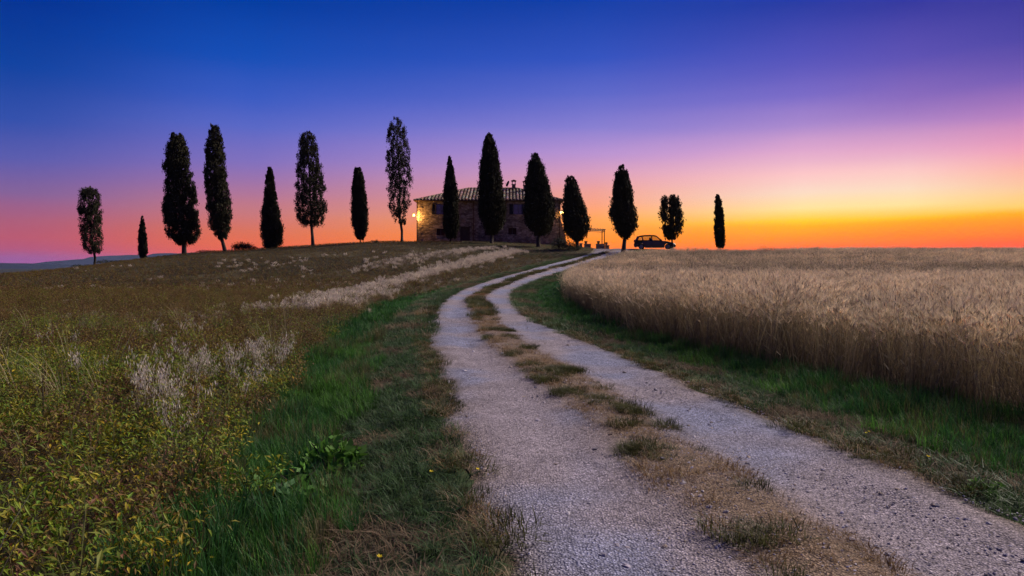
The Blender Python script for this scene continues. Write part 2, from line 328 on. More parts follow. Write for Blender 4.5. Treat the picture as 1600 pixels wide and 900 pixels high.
# ------------------------------------------------------------------ far ridges
M['ridge'] = mat('wooded_ridge_haze_blue', (.016,.026,.050), 1, noise_amt=.4, noise_scale=.0007)  # woodland colour with the blue of distant haze painted in
def ridge(name, dist, prof, depth, seed):
    """prof: (bearing in picture columns, height of the skyline in rows above the eye's level)"""
    px = np.linspace(-1500, 3100, 461); ys = np.interp(px, [p[0] for p in prof], [p[1] for p in prof])
    ys = ys+(vnoise(px, px*0, 22, seed)-.5)*2.6*np.clip(ys/8,0.15,1)
    v = []; cross = [(-1.,-110),(-.55,-.45),(-.2,.0),(0,1),(.3,.6),(1.,-110)]
    for k, (o, h) in enumerate(cross):
        Y = dist+o*depth; zt = EYE+ys*dist/F
        z = np.full(len(px), -110.) if h == -110 else np.where(h == 1, zt, -60+(zt+60)*(.45+.5*h)+(vnoise(px,px*0+k,9,seed+3)-.5)*zt*.4)
        v.append(np.stack([(px-800)/F*dist, np.full(len(px), Y)+(vnoise(px,px*0,30,seed+8)-.5)*depth*(.6 if abs(o) < 1 else 0), z], 1))
    v = np.concatenate(v); m = len(px); idr = np.arange(m*len(cross)).reshape(len(cross), m)
    fr = np.stack([idr[:-1,:-1], idr[:-1,1:], idr[1:,1:], idr[1:,:-1]], -1).reshape(-1,4)
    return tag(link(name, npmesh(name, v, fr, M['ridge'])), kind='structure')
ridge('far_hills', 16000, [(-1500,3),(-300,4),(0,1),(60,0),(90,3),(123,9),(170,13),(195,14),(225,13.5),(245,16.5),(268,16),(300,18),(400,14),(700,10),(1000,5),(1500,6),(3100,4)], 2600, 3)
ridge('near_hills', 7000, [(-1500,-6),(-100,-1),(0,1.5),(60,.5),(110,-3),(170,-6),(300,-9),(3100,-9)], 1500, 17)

# ------------------------------------------------------------------ scattering
def proto_collection(name, meshes):
    c = D.collections.new(name)
    for i, me in enumerate(meshes):
        o = D.objects.new('%s_%02d' % (name, i), me); c.objects.link(o)
    return c
def scatter(name, protos, pts, idxs, rot, scl, label, cat=None, parent=None):
    """one mass of plants: points carrying instances through geometry nodes"""
    pts = np.asarray(pts, np.float32); me = D.meshes.new(name); me.vertices.add(len(pts)); me.vertices.foreach_set('co', pts.ravel())
    a = me.attributes.new('idx', 'INT', 'POINT'); a.data.foreach_set('value', np.asarray(idxs, np.int32))
    a = me.attributes.new('rot', 'FLOAT_VECTOR', 'POINT'); a.data.foreach_set('vector', np.asarray(rot, np.float32).ravel())
    a = me.attributes.new('scl', 'FLOAT_VECTOR', 'POINT'); a.data.foreach_set('vector', np.asarray(scl, np.float32).ravel())
    o = link(name, me, parent); tag(o, label, cat, kind='stuff')
    col = proto_collection('p_'+name, protos)
    ng = D.node_groups.new('scatter_'+name, 'GeometryNodeTree')
    ng.interface.new_socket('Geometry', in_out='INPUT', socket_type='NodeSocketGeometry'); ng.interface.new_socket('Geometry', in_out='OUTPUT', socket_type='NodeSocketGeometry')
    n = ng.nodes; l = ng.links; gi = n.new('NodeGroupInput'); go = n.new('NodeGroupOutput')
    ci = n.new('GeometryNodeCollectionInfo'); ci.inputs['Collection'].default_value = col; ci.inputs['Separate Children'].default_value = True; ci.inputs['Reset Children'].default_value = True
    ip = n.new('GeometryNodeInstanceOnPoints'); ip.inputs['Pick Instance'].default_value = True
    def na(nm, dt):
        q = n.new('GeometryNodeInputNamedAttribute'); q.data_type = dt; q.inputs['Name'].default_value = nm; return [s for s in q.outputs if s.enabled and s.name == 'Attribute'][0]
    l.new(gi.outputs[0], ip.inputs['Points']); l.new(ci.outputs[0], ip.inputs['Instance']); l.new(na('idx','INT'), ip.inputs['Instance Index'])
    rr = n.new('FunctionNodeEulerToRotation'); l.new(na('rot','FLOAT_VECTOR'), rr.inputs[0]); l.new(rr.outputs[0], ip.inputs['Rotation'])
    l.new(na('scl','FLOAT_VECTOR'), ip.inputs['Scale']); l.new(ip.outputs[0], go.inputs[0])
    o.modifiers.new('scatter', 'NODES').node_group = ng
    return o
def jgrid(x0, x1, y0, y1, s, fov=1.0, jit=.9):
    X, Y = np.meshgrid(np.arange(x0, x1, s), np.arange(y0, y1, s)); X = X.ravel(); Y = Y.ravel()
    X = X+(RNG.random(len(X))-.5)*s*jit; Y = Y+(RNG.random(len(Y))-.5)*s*jit
    k = (np.abs(X) < (np.maximum(Y,0)*.86+2.5)*fov) if fov else np.ones(len(X), bool)
    return X[k], Y[k]
def rots(n, tilt=.12):
    return np.stack([(RNG.random(n)-.5)*2*tilt, (RNG.random(n)-.5)*2*tilt, RNG.random(n)*2*PI], 1)
def scls(n, a, b, s=None):
    q = a+(b-a)*RNG.random(n)
    if s is not None: q = q*s
    return np.stack([q, q, q*(.9+.25*RNG.random(n))], 1)
R = random.Random(11)
def vj(c, k): 
    f = 1+(R.random()*2-1)*k; return tuple(max(0, v*f*(1+(R.random()-.5)*.12)) for v in c)

# --- wheat
def wheat_clump(n, foot, w=1.0, awn=11, tone=1.0):
    mb = MB()
    vj = lambda c, k: tuple(tone*v for v in globals()['vj'](c, k))
    for _ in range(n):
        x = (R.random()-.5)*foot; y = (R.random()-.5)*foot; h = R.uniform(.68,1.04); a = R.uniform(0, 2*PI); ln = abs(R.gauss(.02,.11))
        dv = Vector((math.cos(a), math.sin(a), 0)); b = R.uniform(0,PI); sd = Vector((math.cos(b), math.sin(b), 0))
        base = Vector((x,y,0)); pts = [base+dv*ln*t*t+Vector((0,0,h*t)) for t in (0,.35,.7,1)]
        c0 = vj((.11,.085,.055), .6); c1 = vj((.39,.295,.17), .45); mb.ribbon(pts, .0065*w, sd, c0, c1)  # stems browner low down, darkened further to paint shade inside the stand
        mb.v[-1] = tuple(pts[-1]+sd*.0015*w); mb.v[-2] = tuple(pts[-1]-sd*.0015*w)
        hd = (dv*R.uniform(.1,.75)+Vector((0.25,.0,1))*.8).normalized(); e0 = pts[-1]; L_ = R.uniform(.06,.09); ce = vj((.60,.48,.31), .4); s2 = hd.cross(sd).normalized()*.0075*w; s1 = sd*.0075*w
        m_ = e0+hd*L_*.45; e1 = e0+hd*L_
        mb.add([e0, m_+s1, m_+s2, m_-s1, m_-s2, e1], [(0,1,2),(0,2,3),(0,3,4),(0,4,1),(5,2,1),(5,3,2),(5,4,3),(5,1,4)], ce)
        for k in range(awn):
            q = e0+hd*L_*R.uniform(.1,.9); d = (hd+Vector((R.gauss(0,.28), R.gauss(0,.28), R.gauss(0,.18)))).normalized(); t = q+d*R.uniform(.09,.17); sx = d.cross(Vector((R.random(),R.random(),R.random()))).normalized()*.0011*w
            mb.add([q-sx, q+sx, t], [(0,1,2)], vj((.80,.63,.42), .3))
        for k in range(R.choice((0,1,1,2))):
            t = R.uniform(.25,.8); q = base+dv*ln*t*t+Vector((0,0,h*t)); a2 = R.uniform(0,2*PI); d = Vector((math.cos(a2),math.sin(a2),0)); l = R.uniform(.1,.2)
            mb.ribbon([q, q+d*l*.5+Vector((0,0,l*.35)), q+d*l+Vector((0,0,-l*.3))], .011*w, d.cross(Vector((0,0,1))), vj((.20,.15,.09),.3), vj((.33,.25,.15),.3))
    return mb.mesh('wheat', M['straw'])
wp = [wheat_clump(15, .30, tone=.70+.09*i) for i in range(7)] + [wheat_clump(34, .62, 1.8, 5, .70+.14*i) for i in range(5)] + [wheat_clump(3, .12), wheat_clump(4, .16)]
def pick(X, Y, n, sx, sy): return np.clip(((vnoise(X,Y*sx/sy,sx,77)-.5)*1.9+.5+(RNG.random(len(X))-.5)*.55)*n, 0, n-1).astype(int)
X, Y = jgrid(2, 32, 4, 30, .235, 1.02); k = in_wheat(X, Y) > 0; X, Y = X[k], Y[k]; I = pick(X, Y, 7, 1.6, .9)
X2, Y2 = jgrid(2, 88, 30, 84, .46, 1.02); k = (in_wheat(X2, Y2) > 0); X2, Y2 = X2[k], Y2[k]; I2 = 7+pick(X2, Y2, 5, 9., 3.)
X3, Y3 = jgrid(2, 14, 4, 50, .2, 1.02); q = in_wheat(X3, Y3); k = (q > -.12) & (q < .4); X3, Y3 = X3[k], Y3[k]; I3 = RNG.integers(0, 7, len(X3))
X4, Y4 = jgrid(2, 14, 4, 40, .16, 1.02); q = in_wheat(X4, Y4); k = (q > -.6) & (q < -.08) & (RNG.random(len(X4)) < .16); X4, Y4 = X4[k], Y4[k]; I4 = 12+RNG.integers(0,2,len(X4))
X = np.r_[X,X2,X3,X4]; Y = np.r_[Y,Y2,Y3,Y4]; I = np.r_[I,I2,I3,I4]
hs = (.80+.26*vnoise(X, Y, 1.7, 71)+.18*vnoise(X,Y,.5,72))*(.95+.14*RNG.random(len(X)))*(1-.16*sstep(52,66,Y))*(1-.24*sstep(54,64,Y)*(X < 24)); pts = np.stack([X,Y,ground_z(X,Y)-.01],1)
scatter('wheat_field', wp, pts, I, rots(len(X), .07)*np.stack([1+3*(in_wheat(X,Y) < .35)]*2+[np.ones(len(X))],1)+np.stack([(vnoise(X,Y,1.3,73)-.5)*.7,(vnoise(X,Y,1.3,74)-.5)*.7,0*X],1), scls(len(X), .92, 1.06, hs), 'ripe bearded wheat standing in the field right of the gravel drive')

# --- leafy crop on the left
def leaf(mb, p, d, up, l, w, c):
    s = d.cross(up).normalized()*w*.5; n = s.cross(d).normalized()*w*.18; m1 = p+d*l*.45
    mb.add([p, m1+s+n, p+d*l+Vector((0,0,-l*.12)), m1-s+n, m1], [(0,1,4),(4,1,2),(0,4,3),(4,3,2)], c)
def crop_plant(pal, nl=130, h=.42, r=.21, ls=1.0):
    mb = MB()
    stems = []
    for _ in range(6):
        a = R.uniform(0,2*PI); q = R.uniform(.3,1)*r; e = Vector((math.cos(a)*q, math.sin(a)*q, h*R.uniform(.7,1.05))); stems.append(e)
        b = R.uniform(0,PI); mb.ribbon([Vector((0,0,0)), e*.5+Vector((0,0,h*.08)), e], .006, Vector((math.cos(b),math.sin(b),0)), (.10,.08,.04), (.14,.12,.05))
    for _ in range(nl):
        e = R.choice(stems); t = R.uniform(.3,1.02)**.7; p = e*t+Vector((R.gauss(0,.05), R.gauss(0,.05), R.gauss(0,.03))); a = R.uniform(0,2*PI)
        d = Vector((math.cos(a), math.sin(a), R.uniform(-1.3,.9))).normalized(); up = Vector((R.gauss(0,.3),R.gauss(0,.3),1))
        c = vj(R.choice(pal), .45); leaf(mb, p, d, up, R.uniform(.024,.052)*ls, R.uniform(.009,.018)*ls, c)
    return mb.mesh('crop', M['leaf'])
g1, g2, y1, y2, b1, b2, b3 = (.10,.18,.012), (.15,.21,.012), (.38,.27,.012), (.25,.22,.014), (.15,.080,.016), (.11,.070,.018), (.18,.12,.028)
rb = (.13,.055,.028)
pals = [[g1,g2,g1,y2],[g1,g2,y2,b2],[g2,y1,y2,y2],[g2,g1,y2,g2],[b1,rb,b3,g2],[rb,b3,y2,b2],[b2,rb,b1,b3],[b1,rb,b3,b3]]
cp = [crop_plant(p) for p in pals] + [crop_plant(p, 90, .36, .42, 1.9) for p in ([rb,b2,rb,g1],[b2,rb,b3,rb],[rb,y2,b1,b2])]
def crop_ok(X, Y):
    d, _ = sdist(X, Y); o = crop_off(Y)+(vnoise(X,Y,.7,81)-.5)*.8
    return (d < -o) & ~((Y > 66) & (X > -6)) & ~((Y > 88) & (X > -15))
X, Y = jgrid(-18, 2, 1.2, 14, .2, 1.04); k = crop_ok(X, Y); X, Y = X[k], Y[k]
br = .62*vnoise(X, Y, 1.3, 83)+.38*vnoise(X,Y,.35,85)+.13*sstep(-2.,-5.,X)*sstep(9,3,Y)+.6*sstep(10.2,12,Y+.15*X*0+vnoise(X,Y,2,84)*1.5)
I = np.where(br > .585, RNG.choice([4,5,6,7], len(X)), RNG.choice([0,1,2,3,3], len(X)))
I = np.where((RNG.random(len(X)) < .15), RNG.integers(0,8,len(X)), I)
X2, Y2 = jgrid(-40, 2, 14, 34, .3, 1.04); k = crop_ok(X2, Y2); X2, Y2 = X2[k], Y2[k]
br = vnoise(X2, Y2, 2.5, 87)+.35*sstep(15,22,Y2); I2 = np.where(br > .5, RNG.choice([4,5,6,7,6], len(X2)), RNG.choice([1,3,5,4], len(X2)))
X3, Y3 = jgrid(-82, 4, 34, 96, .52, 1.04); k = crop_ok(X3, Y3); X3, Y3 = X3[k], Y3[k]; I3 = 8+RNG.integers(0,3,len(X3))
X = np.r_[X,X2,X3]; Y = np.r_[Y,Y2,Y3]; I = np.r_[I,I2,I3]; hs = (.45+.4*vnoise(X,Y,1.1,89)+.62*vnoise(X,Y,.42,90))*(1-.45*sstep(45,75,Y))
scatter('crop_field', cp, np.stack([X,Y,ground_z(X,Y)-.02],1), I, rots(len(X),.15), scls(len(X), .85, 1.15, hs), 'low leafy crop turning yellow and brown across the left hillside')

def tuft(n, h, foot, w, c0, c1, curl=.5, mt='grass', segs=4):
    mb = MB()
    for _ in range(n):
        a = R.uniform(0,2*PI); rr = R.random()**.5*foot; b = Vector((math.cos(a)*rr, math.sin(a)*rr, 0)); a += R.gauss(0,.7); d = Vector((math.cos(a),math.sin(a),0)); hh = h*R.uniform(.5,1.1); cu = curl*R.uniform(.2,1.2)
        pts = [b+d*hh*cu*t**2+Vector((0,0,hh*(t-.32*cu*t**3))) for t in np.linspace(0,1,segs)]
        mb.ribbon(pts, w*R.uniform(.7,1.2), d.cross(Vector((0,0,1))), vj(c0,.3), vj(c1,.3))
    return mb.mesh('tuft', M[mt])
# --- taller weeds standing in the near part of the crop
def dock(h, c0, c1, n=34, seedy=True):
    mb = MB(); a = R.uniform(0,2*PI); d = Vector((math.cos(a),math.sin(a),0))*h*R.uniform(.05,.25)
    f = lambda t: d*t*t+Vector((0,0,h*t)); mb.ribbon([f(t) for t in (0,.35,.7,1)], .009, d.cross(Vector((0,0,1))).normalized(), c0, c0)
    for k in range(4):
        t0 = R.uniform(.45,.8); a = R.uniform(0,2*PI); e = f(t0)+Vector((math.cos(a)*.07,math.sin(a)*.07,.14*h/.6)); mb.ribbon([f(t0),(f(t0)+e)/2+Vector((0,0,-.01)),e], .005, Vector((math.sin(a),-math.cos(a),0)), c0, c0)
        for j in range(n//4):
            p = f(t0).lerp(e, R.random()); q = R.uniform(0,2*PI); leaf(mb, p, Vector((math.cos(q),math.sin(q),R.uniform(-.6,.6))), Vector((0,0,1)), R.uniform(.010,.02) if seedy else R.uniform(.03,.06), .010 if seedy else .014, vj(c1,.4))
    for k in range(8):
        t0 = R.uniform(.08,.6); q = R.uniform(0,2*PI); leaf(mb, f(t0), Vector((math.cos(q),math.sin(q),R.uniform(-.5,.5))), Vector((0,0,1)), R.uniform(.05,.11), .022, vj((.11,.14,.02),.4))
    return mb.mesh('dock', M['leaf'])
wd_ = [dock(.62,(.12,.07,.035),(.17,.08,.035)), dock(.55,(.13,.10,.05),(.20,.11,.05)), dock(.5,(.10,.12,.03),(.14,.18,.02),30,False), dock(.58,(.12,.13,.04),(.20,.22,.03),30,False), tuft(9,.6,.07,.006,(.16,.14,.06),(.42,.34,.2),.45,'pale',5), tuft(14,.5,.09,.008,(.06,.08,.02),(.17,.19,.05),.6,segs=5)]
X, Y = jgrid(-14, 2, 1.6, 14, .22, 1.04); k = crop_ok(X, Y); k &= RNG.random(len(X)) < .10+.55*sstep(.45,.75,vnoise(X,Y,.9,161)); X, Y = X[k], Y[k]
I = np.clip((vnoise(X,Y,1.1,163)*1.5-.25+(RNG.random(len(X))-.5)*.5)*6, 0, 5).astype(int)
scatter('tall_field_weeds', wd_, np.stack([X,Y,ground_z(X,Y)],1), I, rots(len(X),.2), scls(len(X),1.0,1.45), 'rusty dock stalks and straw stems standing up through the near crop')

# --- verge grass
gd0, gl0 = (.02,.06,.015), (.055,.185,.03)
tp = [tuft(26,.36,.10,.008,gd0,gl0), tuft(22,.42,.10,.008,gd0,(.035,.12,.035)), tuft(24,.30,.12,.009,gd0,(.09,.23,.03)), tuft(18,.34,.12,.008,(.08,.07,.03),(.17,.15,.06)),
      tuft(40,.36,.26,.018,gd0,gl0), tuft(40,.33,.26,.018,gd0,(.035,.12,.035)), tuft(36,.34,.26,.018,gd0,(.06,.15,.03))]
def tall_ok(X, Y):
    d, _ = sdist(X, Y); n = (vnoise(X,Y,.9,91)-.5)*.8; o = crop_off(Y)
    left = (d < -2.7+n) & (d > -o-.25); right = (d > 2.3+n*.5) & (in_wheat(X, Y) < .15) & (Y < 66)
    return (left & (Y < 60)) | right
X, Y = jgrid(-8, 9, 1.2, 16, .09, 1.04); k = tall_ok(X, Y); X, Y = X[k], Y[k]
I = np.where(RNG.random(len(X)) < .12+.6*sstep(.5,.7,vnoise(X,Y,.45,96)), 3, RNG.choice([0,1,2], len(X))); I = np.where(vnoise(X,Y,.8,93) > .62, 2, I)
X2, Y2 = jgrid(-9, 16, 16, 68, .22, 1.04); k = tall_ok(X2, Y2); X2, Y2 = X2[k], Y2[k]; I2 = 4+RNG.integers(0,3,len(X2))
X = np.r_[X,X2]; Y = np.r_[Y,Y2]; I = np.r_[I,I2]; d, _ = sdist(X, Y); hs = (.25+1.0*vnoise(X,Y,.5,95))*np.where(d > 0, .72, 1)*(1-.5*sstep(22,40,Y))
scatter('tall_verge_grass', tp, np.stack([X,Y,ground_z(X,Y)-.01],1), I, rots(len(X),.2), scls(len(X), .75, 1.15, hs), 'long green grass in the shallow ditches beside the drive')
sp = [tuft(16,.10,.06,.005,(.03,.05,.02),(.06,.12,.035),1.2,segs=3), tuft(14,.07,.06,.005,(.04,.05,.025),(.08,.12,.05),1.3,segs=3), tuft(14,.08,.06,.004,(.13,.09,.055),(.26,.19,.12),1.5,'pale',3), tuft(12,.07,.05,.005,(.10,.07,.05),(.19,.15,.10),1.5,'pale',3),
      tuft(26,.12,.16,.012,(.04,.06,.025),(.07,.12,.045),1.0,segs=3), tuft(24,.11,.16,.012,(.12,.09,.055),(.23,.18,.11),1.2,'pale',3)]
def short_ok(X, Y):
    d, _ = sdist(X, Y); n = (vnoise(X,Y,.5,97)-.5)*.5; h = halfw(Y)
    return ((d < -h+.02-.08*(Y < 8)+n*.6) & (d > -2.9)) | ((d > h-.1+n*.4) & (d < 2.65)), d
X, Y = jgrid(-5, 7, 1.2, 15, .055, 1.04); k, d = short_ok(X, Y); k &= RNG.random(len(X)) < .88-.55*sstep(.52,.68,vnoise(X,Y,.6,99)); X, Y = X[k], Y[k]
dr = vnoise(X,Y,.8,101)*.6+vnoise(X,Y,.2,102)*.4; I = np.where(dr > .56, RNG.choice([2,3], len(X)), RNG.choice([0,1,0], len(X)))
X2, Y2 = jgrid(-8, 14, 15, 68, .17, 1.04); k, d = short_ok(X2, Y2); X2, Y2 = X2[k], Y2[k]; I2 = np.where(vnoise(X2,Y2,1.2,103) > .58, 5, 4)
X3, Y3 = jgrid(-6, 14, 64, 92, .24, 1.04); d, _ = sdist(X3, Y3); k = (d < -halfw(Y3)-.1) & ~((X3 < 7.4) & (Y3 > 91)); X3, Y3 = X3[k], Y3[k]; I3 = np.where(RNG.random(len(X3)) < .75, 5, 4)
X = np.r_[X,X2,X3]; Y = np.r_[Y,Y2,Y3]; I = np.r_[I,I2,I3]
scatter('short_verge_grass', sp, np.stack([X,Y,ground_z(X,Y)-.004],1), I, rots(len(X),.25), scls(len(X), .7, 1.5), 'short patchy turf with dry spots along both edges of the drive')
# dry tufts along the middle of the drive
mp_ = [tuft(34,.06,.10,.004,(.13,.08,.04),(.30,.19,.09),1.6,'pale',3), tuft(26,.05,.09,.004,(.15,.10,.05),(.34,.24,.13),1.8,'pale',3), tuft(90,.075,.13,.005,(.035,.04,.012),(.085,.085,.025),1.3,segs=3), tuft(6,.11,.10,.003,(.3,.22,.14),(.45,.36,.25),2.2,'pale',4)]
def ridge_pts(x0,x1,y0,y1,s,w):
    X, Y = jgrid(x0,x1,y0,y1,s,1.04); d, t = sdist(X, Y); c = .12*np.sin(Y*.35)-.18*(1-sstep(4,9,Y)); e = np.abs(d-c)/w
    k = (e < .8+.8*(vnoise(X,Y,.5,111)-.5)) & (RNG.random(len(X)) < .36+1.3*(vnoise(X,Y,.38,113)-.42)); return X[k], Y[k]
X, Y = ridge_pts(-2,4,1.5,20,.05,.42); I = np.where(vnoise(X,Y,.33,115) > .62, 2, RNG.choice([0,1,0,3], len(X)))
X2, Y2 = ridge_pts(-3,12,20,72,.12,.36); I2 = np.where(vnoise(X2,Y2,.5,117) > .5, 2, 0)
d, _ = sdist(X, Y)
# ragged dry tufts at the drive's edges
X3, Y3 = jgrid(-5,7,1.5,24,.07,1.04); d3, _ = sdist(X3,Y3); k = (np.abs(np.abs(d3+.07)-1.68) < .15) & (vnoise(X3,Y3,.45,119) > .5) & (RNG.random(len(X3)) < .6); X3, Y3 = X3[k], Y3[k]; I3 = RNG.choice([0,1,2,3], len(X3))
X = np.r_[X,X2,X3]; Y = np.r_[Y,Y2,Y3]; I = np.r_[I,I2,I3]; gs = np.where(Y > 20, 1.9, 1.)*(.7+.9*vnoise(X,Y,.3,121)**1.5)
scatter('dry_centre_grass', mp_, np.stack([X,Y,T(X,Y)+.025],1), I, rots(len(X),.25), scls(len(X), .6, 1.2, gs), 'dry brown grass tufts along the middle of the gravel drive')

# --- loose stones of the drive
def stone(c):
    mb = MB(); vs = []
    for z, r, k0 in ((-.35,.8,0),(.15,1,.4),(.55,.55,.9)):
        for k in range(5):
            a = 2*PI*(k+k0)/5; q = r*R.uniform(.7,1.2); vs.append((math.cos(a)*q, math.sin(a)*q*R.uniform(.7,1), z*R.uniform(.8,1.2)))
    fs = [(i*5+k, i*5+(k+1)%5, (i+1)*5+(k+1)%5, (i+1)*5+k) for i in range(2) for k in range(5)]+[(10,11,12,13,14)]
    mb.add(vs, fs, c); return mb.mesh('stone', M['pebble'])
stp = [stone(c) for c in ((.36,.32,.36),(.42,.37,.38),(.30,.26,.28),(.46,.42,.44),(.34,.27,.22),(.22,.20,.23))]
X, Y = jgrid(-3,5,1.8,9,.032,1.04); X2, Y2 = jgrid(-4,4,9,20,.07,1.04); X = np.r_[X,X2]; Y = np.r_[Y,Y2]; d, _ = sdist(X,Y)
k = (np.abs(d) < 1.62) & (RNG.random(len(X)) < np.clip(.26+.8*(vnoise(X,Y,.35,131)-.35)+.35*np.exp(-((np.abs(d)-1.45)/.15)**2), 0, 1)); X, Y = X[k], Y[k]
sz = .0035+.008*RNG.random(len(X))**2.2+.018*(RNG.random(len(X)) < .03)*RNG.random(len(X)); sz *= np.where(Y > 9, 1.4, 1)
d, _ = sdist(X, Y); cc = np.exp(-((d-.12*np.sin(Y*.35)+.18*(1-sstep(4,9,Y)))/.42)**2)
zr = T(X,Y)+.018+.035*cc-.03*np.exp(-((np.abs(d)-.85)/.35)**2)-.05*(np.abs(d)/1.5)**10*(np.abs(d) < 1.5)+(vnoise(X,Y,.35,51)-.5)*.035; zr = np.where(np.abs(d) > 1.45, np.maximum(zr, ground_z(X,Y)+.002), zr)
scatter('loose_gravel', stp, np.stack([X,Y,zr+sz*.15],1), RNG.integers(0,6,len(X)), rots(len(X),.4), np.stack([sz*1.25,sz,sz*.75],1), 'loose pale limestone chips lying on the drive')

# --- wild oats and feathery pale grass
def oats(n, h, foot, sp_n=16, w=1., col=(.68,.60,.48)):
    mb = MB()
    for _ in range(n):
        a = R.uniform(0,2*PI); rr = R.random()**.5*foot; b = Vector((math.cos(a)*rr, math.sin(a)*rr, 0)); a = R.uniform(0,2*PI); d = Vector((math.cos(a),math.sin(a),0)); hh = h*R.uniform(.7,1.1); cu = R.uniform(.1,.3)
        f = lambda t: b+d*hh*cu*t**2.5+Vector((0,0,hh*(t-.1*t**4)))
        mb.ribbon([f(t) for t in (0,.4,.8,1)], .004*w, d.cross(Vector((0,0,1))), (.20,.19,.10), (.45,.4,.28))
        for k in range(sp_n):
            t = R.uniform(.62,1); a2 = R.uniform(0,2*PI); q = f(t)+Vector((math.cos(a2),math.sin(a2),.2))*R.uniform(.01,.055)*(1.5-t)*1.6; dn = Vector((R.gauss(0,.3),R.gauss(0,.3),-1)).normalized()
            leaf(mb, q, dn, Vector((R.gauss(0,1),R.gauss(0,1),.1)), R.uniform(.03,.052)*w, .0075*w, vj(col,.3))
    return mb.mesh('oat', M['pale'])
op = [oats(5,.66,.09) for _ in range(3)]+[oats(2,.8,.04,20) for _ in range(2)]
fp = [tuft(30,.5,.2,.016,(.22,.17,.12),(.62,.52,.40),.6,'pale',4), tuft(30,.42,.2,.016,(.2,.16,.11),(.52,.43,.36),.7,'pale',4), oats(14,.5,.22,9,3.2,(.64,.55,.43))]
pts = []; I = []; sc_ = []
def blob(cx, cy, rx, ry, n, idx, s=(.8,1.1), jitter=1.):
    for _ in range(n):
        a = R.uniform(0,2*PI); q = R.random()**.7; x = cx+math.cos(a)*q*rx; y = cy+math.sin(a)*q*ry; pts.append((x,y)); I.append(R.choice(idx)); sc_.append(R.uniform(*s))
for (px, py, rx, ry, n) in ((300,598,.30,.45,11),(360,592,.35,.5,4),(405,575,.34,.75,12),(440,580,.2,.6,3),(285,690,.15,.2,3),(232,650,.28,.25,9),(255,655,.2,.2,5)):
    x, y = hit(px, py+22, 0); blob(x, y, rx, ry, n, (0,1,2,3,4), (.72,1.1))
for (px, py) in ((395,640),(400,650),(310,690),(150,640),(90,575),(290,560),(240,560)): x, y = hit(px, py); blob(x, y, .2, .2, 2, (3,4))
for (px, n, zz) in ((1040,9,.95),(1030,6,.95),(1060,5,1.0),(1090,8,1.0),(1015,4,.9),(1150,3,1),(1178,6,.95),(1245,5,1),(1135,3,.8),(1400,6,.95),(1335,3,.9),(1000,3,.8)):
    Yq = {1040:19,1030:19,1060:21,1090:18.5,1015:21,1150:18,1178:14,1245:15,1135:13,1400:9.6,1335:11,1000:22}[px]; x = (px-800)/F*Yq; blob(x, Yq, .22, .3, n, (3,4), (1.35,1.5))
for (px, Yq, n) in ((1388,30,3),(1403,31,3),(1455,26,2),(1520,24,3),(1556,22,5),(1575,28,3),(1470,40,3),(1505,30,2)): blob((px-800)/F*Yq, Yq, .3, .4, n, (3,4), (1.45,1.65))
pa = np.array(pts)
scatter('wild_oats', op, np.stack([pa[:,0],pa[:,1],ground_z(pa[:,0],pa[:,1])],1), I, rots(len(pa),.12), np.repeat(np.array(sc_)[:,None],3,1), 'white seed heads of wild oats rising above the crop and the wheat')
pts = []; I = []; sc_ = []
def band(line, n, width, idx, s):
    line = [hit(*p, .25) for p in line]; ln = np.array(line); fn = spline(ln, .5); seg = np.r_[0,np.cumsum(np.linalg.norm(np.diff(fn,axis=0),axis=1))]
    for _ in range(n):
        t = R.random()*seg[-1]; x = np.interp(t, seg, fn[:,0]); y = np.interp(t, seg, fn[:,1]); w = width*(.5+1.0*vnoise(np.array([t]),np.array([0.]),5,141)[0])
        pts.append((x+R.gauss(0,.4)*w, y+R.gauss(0,.4)*w*1.3)); I.append(R.choice(idx)); sc_.append(R.uniform(*s))
band([(480,478),(540,462),(600,445),(660,428),(720,412),(770,400),(806,391)], 1250, 1.6, (0,1,2,2), (.7,1.1))
band([(560,418),(620,407),(680,396),(740,388),(800,386)], 420, 2.2, (0,1,1,2), (.6,.95))
for _ in range(1100):                                        # single pale stalks spread over the hillside
    px = R.triangular(60,760,480); py = R.uniform(392,520); 
    if py < 420-(px-100)*.05: continue
    x, y = hit(px, py)
    if vnoise(np.array([x]),np.array([y]),6,151)[0] > .5 and crop_ok(np.array([x]),np.array([y]))[0]: pts.append((x,y)); I.append(2); sc_.append(R.uniform(.35,.75)*(.75 if y < 35 else 1))
pa = np.array(pts); k = sdist(pa[:,0],pa[:,1])[0] < -3.2; pa = pa[k]; I = np.array(I)[k]; sc_ = np.array(sc_)[k]
scatter('pale_hillside_grass', fp, np.stack([pa[:,0],pa[:,1],ground_z(pa[:,0],pa[:,1])],1), I, rots(len(pa),.15), np.repeat(sc_[:,None],3,1), 'pale feathery dry grass in a long band across the brown hillside')

